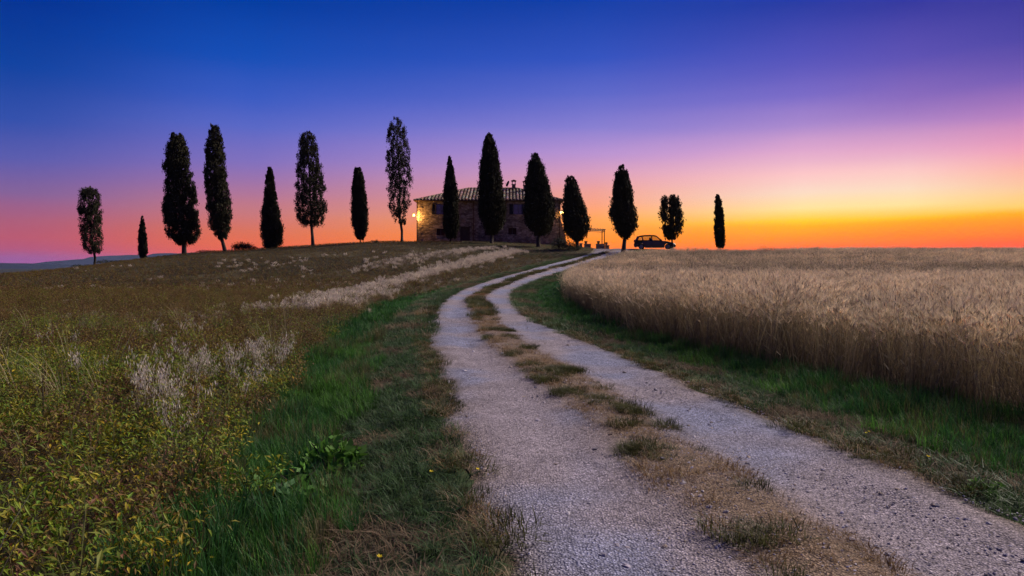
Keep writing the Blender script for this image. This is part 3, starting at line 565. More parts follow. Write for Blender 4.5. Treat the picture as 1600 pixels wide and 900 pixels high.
# --- cypress trees
def cypress(name, base, prof, dens, label, trunk_r=.17, leafs=1.0, seed=0, flat=None):
    """base (column,row,distance); prof rows (row, left, right) of the crown"""
    rr = random.Random(seed); bx, by, Yd = base; X0 = (bx-800)/F*Yd; Z0 = gz(X0, Yd)-.05; m = Yd/F
    root = empty(name, (X0, Yd, Z0), label=label, cat='tree', group='cypress trees along the hilltop')
    zb = EYE-(by-412)*m
    prof = sorted(prof); rows = np.array([p[0] for p in prof]); cl = np.array([(p[1]+p[2])/2 for p in prof]); hwd = np.array([(p[2]-p[1])/2 for p in prof])
    def cen(row): return (np.interp(row, rows, cl)-bx)*m
    def rad(row): return np.interp(row, rows, hwd)*m
    def zz(row): return EYE-(row-412)*m-Z0
    area = float(((hwd[1:]+hwd[:-1])*np.diff(rows)).sum())*m*m
    # trunk and limbs
    mb = MB(); tr = [(0,0,-.2),(0,0,.0)]; rd = [trunk_r*1.5, trunk_r*1.25]
    for t in np.linspace(.08, .96, 9):
        row = by+(rows[0]-by)*t; f = min(1, max(0, (rows[-1]-row)/(rows[-1]-rows[0])*2.5+.15)) if row < rows[-1] else 0
        low = cen(rows[-1])*min(1, (by-row)/max(1, by-rows[-1])) if row > rows[-1] else cen(row)
        tr.append((low+rr.gauss(0,.03), rr.gauss(0,.03), zz(row))); rd.append(trunk_r*(1-t*.88))
    mb.tube(tr, rd, 8)
    for k in range(16):
        row = rows[0]+(rows[-1]-rows[0])*rr.uniform(.25,.97); a = rr.uniform(0,2*PI); q = rad(row)*rr.uniform(.5,.8); p0 = Vector((cen(row),0,zz(row)-.2)); p1 = Vector((cen(row)+math.cos(a)*q, math.sin(a)*q, zz(row)+q*1.4))
        mb.tube([p0, (p0+p1)/2+Vector((math.cos(a)*.12,math.sin(a)*.12,-.1)), p1], [.045,.03,.012], 5)
    mb.build('trunk', M['bark'], root, True)
    # crown: small upright sprays gathered in clumps
    nleaf = int(area*(dens*1.5 if dens > 4.5 else dens*1.15)/(.0085*leafs)); per = 26; per = 26 if dens > 7 else 44; ncl = max(20, nleaf//per)
    wts = hwd.copy(); fr = np.linspace(rows[0], rows[-1], 400); cdf = np.cumsum(np.maximum(np.interp(fr, rows, hwd), .4)); cdf /= cdf[-1]
    g = np.random.default_rng(seed+100); row = np.interp(g.random(ncl), cdf, fr); Rr = rad(row)
    th = g.random(ncl)*2*PI; q = Rr*np.sqrt(g.random(ncl))**.8
    bump = .82+.36*vnoise(th*1.3+seed*9, zz(row)*.8, .8, seed+5)
    cs = np.clip(Rr*.30, .08, .30)*(1 if dens > 7 else .92)
    q = np.minimum(q*bump, np.maximum(Rr-cs*.5, .01)*1.12)
    cx = cen(row)+np.cos(th)*q; cy = np.sin(th)*q; cz = zz(row)
    k = np.repeat(np.arange(ncl), per); n = len(k)
    px = cx[k]+g.normal(0,1,n)*cs[k]*.42; py = cy[k]+g.normal(0,1,n)*cs[k]*.42; pz = cz[k]+g.normal(0,1,n)*cs[k]*.75
    pz = np.minimum(pz, zz(rows[0])+.1)
    ln = (.17+.14*g.random(n))*math.sqrt(leafs); wd = ln*(.32+.2*g.random(n))
    dx = g.normal(0,.38,n)+np.cos(th[k])*.18; dy = g.normal(0,.38,n)+np.sin(th[k])*.18; dz = np.ones(n)*.85; l = np.sqrt(dx*dx+dy*dy+dz*dz); dv = np.stack([dx,dy,dz],1)/l[:,None]
    if flat is not None:
        kp = ~((np.abs(px-(flat-bx)*m) < .17) & (pz > zz(rows[0]+(rows[-1]-rows[0])*.7)) & (g.random(n) < .93))
        px, py, pz, ln, wd, k, dv = px[kp], py[kp], pz[kp], ln[kp], wd[kp], k[kp], dv[kp]; n = len(px)
    a = g.random(n)*2*PI; sv = np.cross(dv, np.stack([np.cos(a),np.sin(a),np.zeros(n)],1)); sv /= np.linalg.norm(sv,axis=1)[:,None]
    p = np.stack([px,py,pz],1); v = np.stack([p-dv*ln[:,None]*.5, p+sv*wd[:,None]*.5, p+dv*ln[:,None]*.5, p-sv*wd[:,None]*.5],1).reshape(-1,3)
    f = np.arange(n*4).reshape(n,4); tone = (.7+.6*g.random(ncl))[k]*(.8+.4*g.random(n)); c = np.array((.047,.047,.024))*tone[:,None]; c[:,0] *= 1+.25*(g.random(n)-.3)
    cr = link('crown', npmesh('crown', v, f, M['cypress'], np.repeat(c,4,0), False), root)
    return root
TREES = [
 ('open thin cypress standing alone farthest down the left slope', (148,412,86), [(293,134,145),(300,127,152),(320,125,155),(350,127,157),(372,130,158),(388,133,158),(396,143,152)], 4.2, .16),
 ('tiny slim pointed cypress between the thin lone one and the broad blunt one', (223,403,86), [(337,221,223),(350,219,226),(370,217,228),(392,217,230),(402,219,229)], 9, .08),
 ('broad heavy cypress with a blunt rounded top, left of the tallest pointed one', (288,397,86), [(209,270,282),(220,264,289),(245,259,293),(290,257,301),(330,257,306),(360,262,312),(372,268,306),(382,279,295)], 6, .26),
 ('tall tapering cypress on a bare leaning trunk beside the broad blunt one', (352,391,86), [(194,331,340),(205,327,344),(240,322,349),(290,321,354),(330,324,361),(355,330,359),(370,339,355),(376,344,350)], 5.2, .22),
 ('short dense cypress cone touching the grass, right of two tall leftmost giants', (424,387,86), [(262,419,424),(275,416,427),(310,413,431),(335,410,437),(360,409,440),(380,412,440),(386,417,435)], 9, .16),
 ('bulky cypress with sky holes and a long bare trunk, midway along the row', (489,382,86), [(206,476,487),(218,468,493),(250,465,499),(290,462,506),(325,461,511),(345,464,508),(352,474,500)], 3.9, .20),
 ('dense spindle cypress with a ragged tip standing before the airy tall one', (563,377,86), [(263,554,564),(275,553,567),(305,550,571),(340,550,574),(360,553,573),(374,559,568)], 10, .10),
 ('tallest cypress with an airy see-through crown just left of the farmhouse', (628,376,86), [(184,613,625),(195,607,632),(230,604,639),(280,604,646),(320,608,640),(340,614,634),(350,622,633)], 2.5, .18),
 ('slim dark cypress in front of the left half of the farmhouse', (704,374,87), [(245,701,704),(260,698,708),(300,694,714),(340,693,716),(360,694,716),(371,699,711)], 11, .10),
 ('tall broad cypress in front of the middle of the farmhouse', (768,378,85), [(209,760,767),(225,755,773),(260,751,781),(300,748,786),(330,749,791),(350,754,788),(362,761,777),(367,766,772)], 8, .20),
 ('broad cone cypress covering the right end of the farmhouse roof', (841,384,80), [(241,831,841),(260,826,848),(290,822,857),(320,819,865),(345,821,866),(358,828,860),(366,836,848)], 9, .22),
 ('leaning cypress at the corner lantern, between the farmhouse and the pergola', (903,390,75), [(275,887,894),(285,884,901),(310,881,908),(325,881,914),(338,879,919),(355,880,921),(366,886,915),(374,896,908)], 8, .20),
 ('egg-shaped cypress on a short trunk between the pergola and the car', (974,391,72), [(259,969,975),(270,963,980),(300,957,987),(335,954,995),(355,961,994),(368,970,984),(374,973,980)], 8, .22),
 ('squat flat-topped cypress rising in front of the car bonnet', (1049,388,72), [(307,1040,1059),(314,1034,1061),(335,1032,1065),(350,1031,1067),(365,1036,1063),(373,1045,1056)], 5.5, .20),
 ('small narrow columnar cypress alone on the wheat horizon at the far right', (1125,390,74), [(305,1118,1123),(315,1117,1127),(345,1117,1131),(370,1117,1132),(386,1120,1131)], 9, .09),
]
for i, (lab, base, prof, dens, tr) in enumerate(TREES):
    cypress('cypress_tree', base, prof, dens, lab, tr, flat=1043 if 'squat' in lab else None, leafs=.7 if tr <= .1 or dens < 4.5 else .9, seed=i+1)

# --- bushes and weeds
def bush(name, x, y, r, h, n, col, label, ls=.09, seed=0, cat='bush', flat=.8):
    rr = np.random.default_rng(seed+500); z = gz(x,y)-.03; root = empty(name, (x,y,z), label=label, cat=cat)
    mb = MB()
    for k in range(7):
        a = 2*PI*k/7+R.random(); mb.tube([(0,0,0),(math.cos(a)*r*.3,math.sin(a)*r*.3,h*.5),(math.cos(a)*r*.7,math.sin(a)*r*.7,h*.85)], [.02*h+.004,.012*h+.002,.003], 5)
    mb.build('stem', M['bark'], root)
    nc = n//14; th = rr.random(nc)*2*PI; q = np.sqrt(rr.random(nc))*r; cz = h*(.15+.75*rr.random(nc)*(1-(q/r)**2*.6)); cx = np.cos(th)*q; cy = np.sin(th)*q; k = np.repeat(np.arange(nc),14); m = len(k)
    p = np.stack([cx[k]+rr.normal(0,r*.13,m), cy[k]+rr.normal(0,r*.13,m), np.maximum(cz[k]+rr.normal(0,h*.09,m), .02)],1)
    d = rr.normal(0,1,(m,3)); d[:,2] = np.abs(d[:,2])*.7; d /= np.linalg.norm(d,axis=1)[:,None]; s = np.cross(d, rr.normal(0,1,(m,3))); s /= np.linalg.norm(s,axis=1)[:,None]
    l = ls*(.6+.8*rr.random(m))[:,None]; v = np.stack([p, p+d*l*.5+s*l*.28, p+d*l, p+d*l*.5-s*l*.28],1).reshape(-1,3)
    c = np.array(col)*((.6+.8*rr.random(nc))[k]*(.8+.4*rr.random(m)))[:,None]
    link('foliage', npmesh('foliage', v, np.arange(m*4).reshape(m,4), M['leaf'], np.repeat(c,4,0), False), root); return root
def at(px, Yd): return (px-800)/F*Yd, Yd
bush('bush', *at(379,84), 1.2, 1.15, 2200, (.045,.05,.028), 'round dark bush on the skyline just left of the short dense cypress cone', .13, 1)
bush('bush', *at(398,84), .35, .45, 240, (.05,.05,.03), 'small low bush on the skyline touching the short cypress cone', .1, 2)
bush('bush', *at(128,74), .9, .45, 500, (.05,.055,.035), 'low bush left of the thin lone cypress trunk on the slope', .1, 3)
bush('bush', *at(172,76), 1.5, .5, 900, (.055,.055,.035), 'wide low bush between the thin lone cypress and the tiny slim one', .1, 4)
bush('bush', *at(586,86), .45, .5, 260, (.06,.055,.04), 'sparse twiggy bush on the skyline before the tallest airy cypress', .1, 5)
bush('bush', *at(323,84), 1.1, .45, 600, (.06,.055,.035), 'flat dry bush on the crest between the two tallest leftmost cypresses', .1, 6)
bush('shrub', *at(873,76), .75, 1.7, 1500, (.05,.055,.03), 'upright dark shrub under the lit corner lantern of the farmhouse', .11, 7, 'shrub')
bush('shrub', *at(888,75.5), 1.15, 1.1, 1500, (.075,.06,.03), 'loose brownish shrub at the foot of the brick buttress beside the drive', .11, 8, 'shrub')
bush('shrub', *at(899,74.5), .7, .7, 600, (.06,.06,.03), 'low shrub around the trunk of the leaning cypress', .1, 9, 'shrub')
x, y = hit(515, 712); bush('broadleaf_weed', x, y, .22, .38, 300, (.10,.23,.03), 'bright green broad-leaved weed standing alone in the left verge', .085, 10, 'weed')
x, y = hit(468, 735); bush('broadleaf_weed', x, y, .30, .28, 260, (.09,.21,.035), 'duller broad-leaved weed just left of the bright one', .08, 11, 'weed')
x, y = hit(425, 765); bush('broadleaf_weed', x, y, .28, .26, 240, (.045,.11,.035), 'dark broad-leaved weed nearest the camera in the left ditch', .08, 12, 'weed')
x, y = hit(1543, 770); bush('broadleaf_weed', x, y, .11, .12, 200, (.12,.26,.04), 'small bright green rosette in the right verge below the wheat', .045, 13, 'weed')
x, y = hit(1067, 738); bush('grass_cushion', x, y, .10, .07, 420, (.07,.085,.02), 'dark round cushion plant on the middle of the drive', .03, 14, 'plant')
x, y = hit(1130, 772); bush('grass_cushion', x, y, .16, .07, 520, (.10,.10,.025), 'wide yellowish cushion plant on the drive nearer than the dark one', .03, 15, 'plant')
# little yellow flowers
fl = MB()
for k in range(6):
    a = 2*PI*k/6; fl.add([(0,0,.09),(math.cos(a)*.012,math.sin(a)*.012,.095),(math.cos(a+.5)*.015,math.sin(a+.5)*.015,.1),(math.cos(a+1)*.012,math.sin(a+1)*.012,.095)],[(0,1,2,3)],(.75,.58,.02))
fl.bar((0,0,0),(0,0,.09),.0015,.0012,4,(.05,.1,.02)); flm = fl.mesh('flower', M['leaf'])
pp = []
for (px, py, n) in ((675,756,1),(742,752,1),(1345,686,2),(1434,734,1),(590,880,1),(300,850,4),(260,870,5),(200,850,5),(170,845,3)):
    x, y = hit(px, py)
    for _ in range(n): pp.append((x+R.gauss(0,.05), y+R.gauss(0,.05)))
pp = np.array(pp); zf = np.where(sdist(pp[:,0],pp[:,1])[0] < -4.4, .3, 0.0)
scatter('yellow_flowers', [flm], np.stack([pp[:,0],pp[:,1],ground_z(pp[:,0],pp[:,1])+zf+.01],1), np.zeros(len(pp)), rots(len(pp),.2), scls(len(pp),.8,1.2), 'tiny yellow flowers dotted through the verges')
# ------------------------------------------------------------------ the farmhouse
def stone_wall_material():
    m = D.materials.new('farmhouse_stone'); m.use_nodes = True; t = m.node_tree; n = t.nodes; l = t.links; b = n['Principled BSDF']; b.inputs['Roughness'].default_value = .95; b.inputs['Specular IOR Level'].default_value = .1
    tcn = n.new('ShaderNodeTexCoord'); mp = n.new('ShaderNodeMapping'); mp.inputs['Scale'].default_value = (1,1,1.9); l.new(tcn.outputs['Object'], mp.inputs[0])
    v = n.new('ShaderNodeTexVoronoi'); v.inputs['Scale'].default_value = 2.6; l.new(mp.outputs[0], v.inputs[0])
    ve = n.new('ShaderNodeTexVoronoi'); ve.feature = 'DISTANCE_TO_EDGE'; ve.inputs['Scale'].default_value = 2.6; l.new(mp.outputs[0], ve.inputs[0])
    sp_ = n.new('ShaderNodeSeparateColor'); l.new(v.outputs['Color'], sp_.inputs[0])
    cr = n.new('ShaderNodeValToRGB'); e = cr.color_ramp.elements; e[0].color = (.18,.135,.10,1); e[1].color = (.48,.38,.29,1); q = cr.color_ramp.elements.new(.5); q.color = (.32,.24,.18,1); l.new(sp_.outputs[0], cr.inputs[0])
    no = n.new('ShaderNodeTexNoise'); no.inputs['Scale'].default_value = .55; no.inputs['Detail'].default_value = 5; l.new(tcn.outputs['Object'], no.inputs[0])
    mr = n.new('ShaderNodeMapRange'); mr.inputs[1].default_value = .35; mr.inputs[2].default_value = .65; mr.inputs[3].default_value = .75; mr.inputs[4].default_value = 1.3; l.new(no.outputs[0], mr.inputs[0])
    me = n.new('ShaderNodeMapRange'); me.inputs[1].default_value = 0; me.inputs[2].default_value = .07; me.inputs[3].default_value = .55; me.inputs[4].default_value = 1; l.new(ve.outputs['Distance'], me.inputs[0])
    mu = n.new('ShaderNodeMath'); mu.operation = 'MULTIPLY'; l.new(mr.outputs[0], mu.inputs[0]); l.new(me.outputs[0], mu.inputs[1])
    s = n.new('ShaderNodeVectorMath'); s.operation = 'SCALE'; l.new(cr.outputs[0], s.inputs[0]); l.new(mu.outputs[0], s.inputs['Scale']); l.new(s.outputs[0], b.inputs['Base Color'])
    bp = n.new('ShaderNodeBump'); bp.inputs['Strength'].default_value = 1; bp.inputs['Distance'].default_value = .07; ad = n.new('ShaderNodeMath'); ad.operation = 'ADD'; l.new(me.outputs[0], ad.inputs[0]); l.new(sp_.outputs[1], ad.inputs[1]); l.new(ad.outputs[0], bp.inputs['Height']); l.new(bp.outputs[0], b.inputs['Normal'])
    return m
M['stone'] = stone_wall_material()
M['tile'] = mat('terracotta_tile', attr='Col', rough=.9, noise_amt=.3, noise_scale=2)
M['brick'] = mat('old_brick', attr='Col', rough=.95, noise_amt=.3, noise_scale=4)
M['shutter'] = mat('dark_shutter_paint', (.030,.028,.032), .6)
M['frame'] = mat('window_frame_paint', (.10,.085,.08), .6)
M['glass'] = mat('window_glass', (.05,.055,.08), .06, spec=1.0)
M['curtain'] = mat('pale_curtain', (.45,.45,.5), .9)
M['metal'] = mat('dark_iron', (.035,.028,.024), .75)
M['copper'] = mat('copper_gutter', (.10,.055,.035), .5, metal=.5)
M['rooffelt'] = mat('dark_under_tiles', (.07,.045,.035), .95)
M['wood'] = mat('weathered_door', (.14,.085,.05), .8, noise_amt=.3, noise_scale=3)
M['redwood'] = mat('red_brown_shutter', (.075,.022,.018), .8)
HY = 92.; hk = HY/F
def hx(px): return (px-800)*hk
def hz(py): return EYE+(412-py)*hk
hx0, hx1, hz0, hz1 = -12.8, 6.5, 3.4, 10.1
house = empty('farmhouse', ((hx0+hx1)/2, HY, 4.6), label='two storey stone farmhouse with a low hipped tile roof among the cypresses', cat='farmhouse')
INV = Matrix.Translation(-Vector(house.location))
def hb(mb, name, m, parent=house, smooth=False):
    mb.v = [tuple(INV@Vector(v)) for v in mb.v]; return mb.build(name, m, parent, smooth)
opens = [(681,697,318.5,335,'u'),(802,818,318.5,335,'u'),(682,695,357,368,'l'),(757,770,359,368,'l'),(794,807,356,366.5,'l'),(719,734,354,376,'d')]
RE = [(hx(a),hx(b),hz(d),hz(c),k) for a,b,c,d,k in opens]
xs = sorted({hx0,hx1,*[r[0] for r in RE],*[r[1] for r in RE]}); zs = sorted({hz0,hz1,*[max(r[2],hz0) for r in RE],*[r[3] for r in RE]})
mb = MB()
for i in range(len(xs)-1):
    for j in range(len(zs)-1):
        cx, cz = (xs[i]+xs[i+1])/2, (zs[j]+zs[j+1])/2
        if any(r[0] < cx < r[1] and r[2] < cz < r[3] for r in RE): continue
        mb.add([(xs[i],HY,zs[j]),(xs[i+1],HY,zs[j]),(xs[i+1],HY,zs[j+1]),(xs[i],HY,zs[j+1])], [(0,1,2,3)])
for x0,x1,z0,z1,k in RE:
    y1 = HY+.35; mb.add([(x0,HY,z0),(x1,HY,z0),(x1,HY,z1),(x0,HY,z1),(x0,y1,z0),(x1,y1,z0),(x1,y1,z1),(x0,y1,z1)], [(0,4,5,1),(1,5,6,2),(2,6,7,3),(3,7,4,0),(4,7,6,5)])
Yb = 105.
mb.add([(hx0,HY,hz0),(hx0,Yb,hz0),(hx0,Yb,hz1),(hx0,HY,hz1),(hx1,HY,hz0),(hx1,Yb,hz0),(hx1,Yb,hz1),(hx1,HY,hz1)], [(0,3,2,1),(4,5,6,7),(1,2,6,5),(3,7,6,2)])
hb(mb, 'wall', M['stone'])
q = MB(); q.box(hx0-.03, hx0+.45, HY-.03, HY+.3, hz0, hz1-.02)                      # corner stones a touch proud
for k in range(14): q.box(hx0-.05, hx0+(.75 if k%2 else .5), HY-.055, HY+.2, 4.5+k*.4, 4.5+k*.4+.36)
for k in range(14): q.box(hx1-(.75 if k%2 else .5), hx1+.05, HY-.055, HY+.2, 4.5+k*.4, 4.5+k*.4+.36)
hb(q, 'quoins', M['stone'])['kind'] = 'stuff'
for x0,x1,z0,z1,k in RE:
    if k == 'd':
        d = MB(); n = 7
        for i in range(n): a = x0+.06+(x1-x0-.12)*i/n; d.box(a+.008, a+(x1-x0-.12)/n-.008, HY+.17, HY+.24, max(z0,4.5), z1-.05)
        d.box(x0+.01,x1-.01,HY+.25,HY+.3,z0,z1-.01); dr = hb(d, 'door', M['wood']); h = MB(); h.tube([(x1-.25,HY+.17,5.5),(x1-.25,HY+.11,5.52),(x1-.25,HY+.11,5.65),(x1-.25,HY+.17,5.67)], .012); hb(h, 'handle', M['metal'], dr)
        continue
    f = MB(); t = .06; y = HY+.2
    f.box(x0,x1,y,y+.07,z0,z0+t); f.box(x0,x1,y,y+.07,z1-t,z1); f.box(x0,x0+t,y+.001,y+.069,z0+t,z1-t); f.box(x1-t,x1,y+.001,y+.069,z0+t,z1-t); xm = (x0+x1)/2; f.box(xm-.04,xm+.04,y-.01,y+.066,z0+t,z1-t)
    if k == 'u': f.box(x0+t,xm-.04,y+.01,y+.05,(z0+z1)/2-.02,(z0+z1)/2+.02); f.box(xm+.04,x1-t,y+.01,y+.05,(z0+z1)/2-.02,(z0+z1)/2+.02)
    w = hb(f, 'window', M['frame'])
    for a, b in ((x0+t,xm-.04),(xm+.04,x1-t)):
        p = MB(); p.box(a,b,y+.03,y+.036,z0+t,z1-t); hb(p, 'pane', M['glass'] if k == 'u' else M['redwood'], w)
    s = MB(); s.box(x0-.12,x1+.12,HY-.07,HY+.2,z0-.1,z0-.002); hb(s, 'sill', M['stone'], w)
    s = MB(); s.box(x0-.2,x1+.2,HY-.025,HY+.12,z1+.002,z1+.2); hb(s, 'lintel', M['stone'], w)
    if k == 'u':
        for a, b in ((x0-.52,x0-.02),(x1+.02,x1+.52)):
            s = MB(); y = HY-.075
            s.box(a,a+.06,y,y+.045,z0,z1); s.box(b-.06,b,y,y+.045,z0,z1); s.box(a+.06,b-.06,y,y+.045,z0,z0+.07); s.box(a+.06,b-.06,y,y+.045,z1-.07,z1)
            for i in range(16):
                zz_ = z0+.08+(z1-z0-.16)*i/16; s.add([(a+.06,y+.005,zz_),(b-.06,y+.005,zz_),(b-.06,y+.04,zz_+.07),(a+.06,y+.04,zz_+.07)], [(0,1,2,3)])
            hb(s, 'shutter', M['shutter'])
# roof
ex0, ex1, ey0, ey1, ez = -13.15, 6.9, HY-.45, 105.45, 10.12; ry = 98.5; rz = 12.45; rx0, rx1 = -6.3, .75
mb = MB(); o = .14
mb.add([(ex0,ey0,ez-o),(ex1,ey0,ez-o),(ex1,ey1,ez-o),(ex0,ey1,ez-o),(ex0,ey0,ez),(ex1,ey0,ez),(ex1,ey1,ez),(ex0,ey1,ez),(rx0,ry,rz),(rx1,ry,rz)],
       [(0,3,2,1),(0,1,5,4),(1,2,6,5),(2,3,7,6),(3,0,4,7),(4,5,9,8),(5,6,9),(6,7,8,9),(7,4,8)])
roof = hb(mb, 'roof', M['rooffelt'])
tl = MB(); rt = random.Random(5)
def tilecol(p0, p1, side, up, half):
    p0 = Vector(p0); p1 = Vector(p1); L_ = (p1-p0).length; n = max(1, int(L_/.40)); d = (p1-p0)/n
    base = rt.uniform(.7,1.25)
    for i in range(n):
        a = p0+d*i; b = a+d*1.12; c = tuple(v*base*rt.uniform(.7,1.25) for v in rt.choice(((.24,.14,.10),(.34,.24,.19),(.17,.11,.085),(.36,.30,.27)))); vs = []
        for p, r, hgt in ((a,half,.10),(b,half*.85,.06)):
            for k in range(5): th_ = PI*k/4; vs.append(p+side*(-math.cos(th_)*r)+up*(math.sin(th_)*r*.9+.012+hgt*.4))
        tl.add(vs, [(k,k+1,6+k,5+k) for k in range(4)]+[(4,3,2,1,0)], c)
pitch = .46; fs = Vector((0,ry-ey0,rz-ez)).normalized()
x = ex0+.1
while x < ex1:
    t = min(1, (x-ex0)/(rx0-ex0)) if x < rx0 else min(1, (ex1-x)/(ex1-rx1)); 
    if t > .03:
        tilecol((x,ey0-.04,ez), (x,ey0+(ry-ey0)*t,ez+(rz-ez)*t), Vector((1,0,0)), Vector((0,-fs.z,fs.y)), .15)
    x += pitch
for sx, exx, rxx in ((-1,ex0,rx0),(1,ex1,rx1)):
    sl = Vector((rxx-exx,0,rz-ez)).normalized(); y = ey0+.15
    while y < ey1:
        t = 1-abs(y-ry)/(ry-ey0)
        if t > .04: tilecol((exx+sx*.04,y,ez), (exx+(rxx-exx)*t,y,ez+(rz-ez)*t), Vector((0,1,0)), Vector((-sl.z*(1 if rxx > exx else -1),0,abs(sl.x))), .15)
        y += pitch
o = hb(tl, 'roof_tiles', M['tile'], roof); o['kind'] = 'stuff'
rd_ = MB()
def cap(a, b):
    a = Vector(a); b = Vector(b); n = int((b-a).length/.42)
    for i in range(n): p = a+(b-a)*i/n; q = a+(b-a)*(i+1.1)/n; rd_.bar(p+Vector((0,0,.04)), q+Vector((0,0,.03)), .13, .10, 8, vj((.27,.17,.12), .3))
cap((ex0,ey0,ez),(rx0,ry,rz)); cap((ex1,ey0,ez),(rx1,ry,rz)); cap((rx0,ry,rz),(rx1,ry,rz)); cap((ex0,ey1,ez),(rx0,ry,rz)); cap((ex1,ey1,ez),(rx1,ry,rz))
hb(rd_, 'ridge_tiles', M['tile'], roof)
gt_ = MB(); gt_.tube([(ex0-.05,ey0-.08,ez-.06),(ex1+.05,ey0-.08,ez-.06)], .075); hb(gt_, 'gutter', M['copper'])
for xp in (hx(740), hx0+.02, hx1-.1):
    d = MB(); d.tube([(xp,ey0-.06,ez-.1),(xp,ey0+.05,ez-.25),(xp,HY-.1,ez-.55),(xp,HY-.1,4.4)], .055); hb(d, 'downpipe', M['copper'])
def chimney(cx, cy, w, ztop):
    s = MB(); s.box(cx-w/2,cx+w/2,cy-w/2,cy+w/2,11.3,ztop-.62); s.box(cx-w/2-.06,cx+w/2+.06,cy-w/2-.06,cy+w/2+.06,ztop-.7,ztop-.6)
    for k in range(6): s.box(cx-w/2-.008,cx+w/2+.008,cy-w/2-.008,cy+w/2+.008,11.9+k*.13,11.9+k*.13+.1)
    c = hb(s, 'chimney', M['stone'])
    s = MB()
    for sx in (-1,1):
        for sy in (-1,1): s.box(cx+sx*(w/2-.05)-.06, cx+sx*(w/2-.05)+.06, cy+sy*(w/2-.05)-.06, cy+sy*(w/2-.05)+.06, ztop-.6, ztop-.22)
    s.box(cx-w/2-.08,cx+w/2+.08,cy-w/2-.08,cy+w/2+.08,ztop-.22,ztop-.13)
    e = w/2+.14; s.add([(cx-e,cy-e,ztop-.13),(cx+e,cy-e,ztop-.13),(cx+e,cy+e,ztop-.13),(cx-e,cy+e,ztop-.13),(cx,cy-e,ztop+.03),(cx,cy+e,ztop+.03)], [(0,3,2,1),(0,1,4),(2,3,5),(1,2,5,4),(3,0,4,5)])
    hb(s, 'chimney_cap', M['brick_plain'], c)
M['brick_plain'] = mat('cap_brick', (.20,.11,.08), .95)
zc = 98.; ck = zc/F
chimney((802.7-800)*ck, zc, .52, EYE+(412-281.3)*ck); chimney((820.6-800)*(96.5/F), 96.5, .52, EYE+(412-282.5)*(96.5/F))
# brick buttress at the right corner: courses recessed between each other
bt = MB(); zz_ = 3.6; ztop_ = hz(344)
while zz_ < ztop_:
    t = (zz_-hz(376))/(ztop_-hz(376)); xe = hx(884.5)*(1-t)+hx(876.5)*t; n = max(1, int((xe-hx1+.02)/.24))
    for i in range(n):
        a = hx1+.02+(xe-hx1-.02)*i/n; b = hx1+.02+(xe-hx1-.02)*(i+1)/n; bt.box(a+.006,b-.006,HY-.06+rt.uniform(-.012,.012),HY+.6,zz_,zz_+.075,tuple(v*rt.uniform(.75,1.2) for v in (.34,.21,.13)))
    bt.box(hx1+.01,max(hx1+.05,xe-.03),HY-.03,HY+.58,zz_+.075,zz_+.10,(.25,.2,.15)); zz_ += .1
hb(bt, 'brick_buttress', M['brick'])
# lanterns
M['bulb'] = mat('lit_bulb', (1,.8,.5), .4, emit=(1,.62,.22), estr=60)
M['lampglass'] = mat('lantern_glow_glass', (.9,.7,.4), .3, emit=(1,.5,.12), estr=9.0)
def lantern(x, y, z, wx, label, watt, s=1.0):
    r = empty('wall_lantern', (x,y,z), label=label, cat='lantern', group='lit wall lanterns on the farmhouse corners')
    b = MB(); b.tube([(wx-x,HY-y+.02,.12),(wx-x,(HY-y)*.4,.30),(0,0,.30),(0,0,.2)], .018); b.box(wx-x-.06,wx-x+.06,HY-y-.02,HY-y+.02,.0,.24); b.build('bracket', M['metal'], r)
    c = MB(); c.add([(-.13*s,-.13*s,.14),(.13*s,-.13*s,.14),(.13*s,.13*s,.14),(-.13*s,.13*s,.14),(0,0,.24)], [(0,3,2,1),(0,1,4),(1,2,4),(2,3,4),(3,0,4)])
    c.box(-.09*s,.09*s,-.09*s,.09*s,-.2,-.17)
    for sx in (-1,1):
        for sy in (-1,1): c.bar((sx*.08*s,sy*.08*s,-.17),(sx*.115*s,sy*.115*s,.14),.008,.008,4)
    c.build('cage', M['metal'], r)
    gl_ = MB()
    for k in range(4):
        a = PI/2*k; ca, sa = math.cos(a), math.sin(a)
        gl_.add([(ca*x_-sa*y_, sa*x_+ca*y_, z_) for x_, y_, z_ in ((-.075*s,-.078*s,-.165),(.075*s,-.078*s,-.165),(.108*s,-.112*s,.135),(-.108*s,-.112*s,.135))], [(0,1,2,3)])
    gl_.build('glass_panes', M['lampglass'], r)
    u = MB(); n = 10; vs = []; 
    for j in range(1,6):
        for k in range(n): a = PI*j/6; vs.append((math.sin(a)*math.cos(2*PI*k/n)*.085*s, math.sin(a)*math.sin(2*PI*k/n)*.085*s, math.cos(a)*.10*s))
    u.add(vs+[(0,0,.09*s),(0,0,-.09*s)], [(j*n+k,j*n+(k+1)%n,(j+1)*n+(k+1)%n,(j+1)*n+k) for j in range(4) for k in range(n)]+[(50,k,(k+1)%n) for k in range(n)]+[(51,40+(k+1)%n,40+k) for k in range(n)]); u.build('bulb', M['bulb'], r, True)
    l = D.lights.new('lantern_light', 'POINT'); l.energy = watt; l.color = (1,.50,.13); l.shadow_soft_size = .14; lo = D.objects.new('lantern_light', l); COL.objects.link(lo); lo.parent = r; lo.location = (.3 if wx > x else 0,-.12,-.1)
lantern(hx(647.5), HY-.5, hz(336.5), hx0-.02, 'small lit lantern on the left corner of the farmhouse', 330)
lantern(hx(877.4), HY-.75, hz(333), hx1+.06, 'brighter lit lantern on the right corner of the farmhouse above the brick buttress', 900, 2.3)
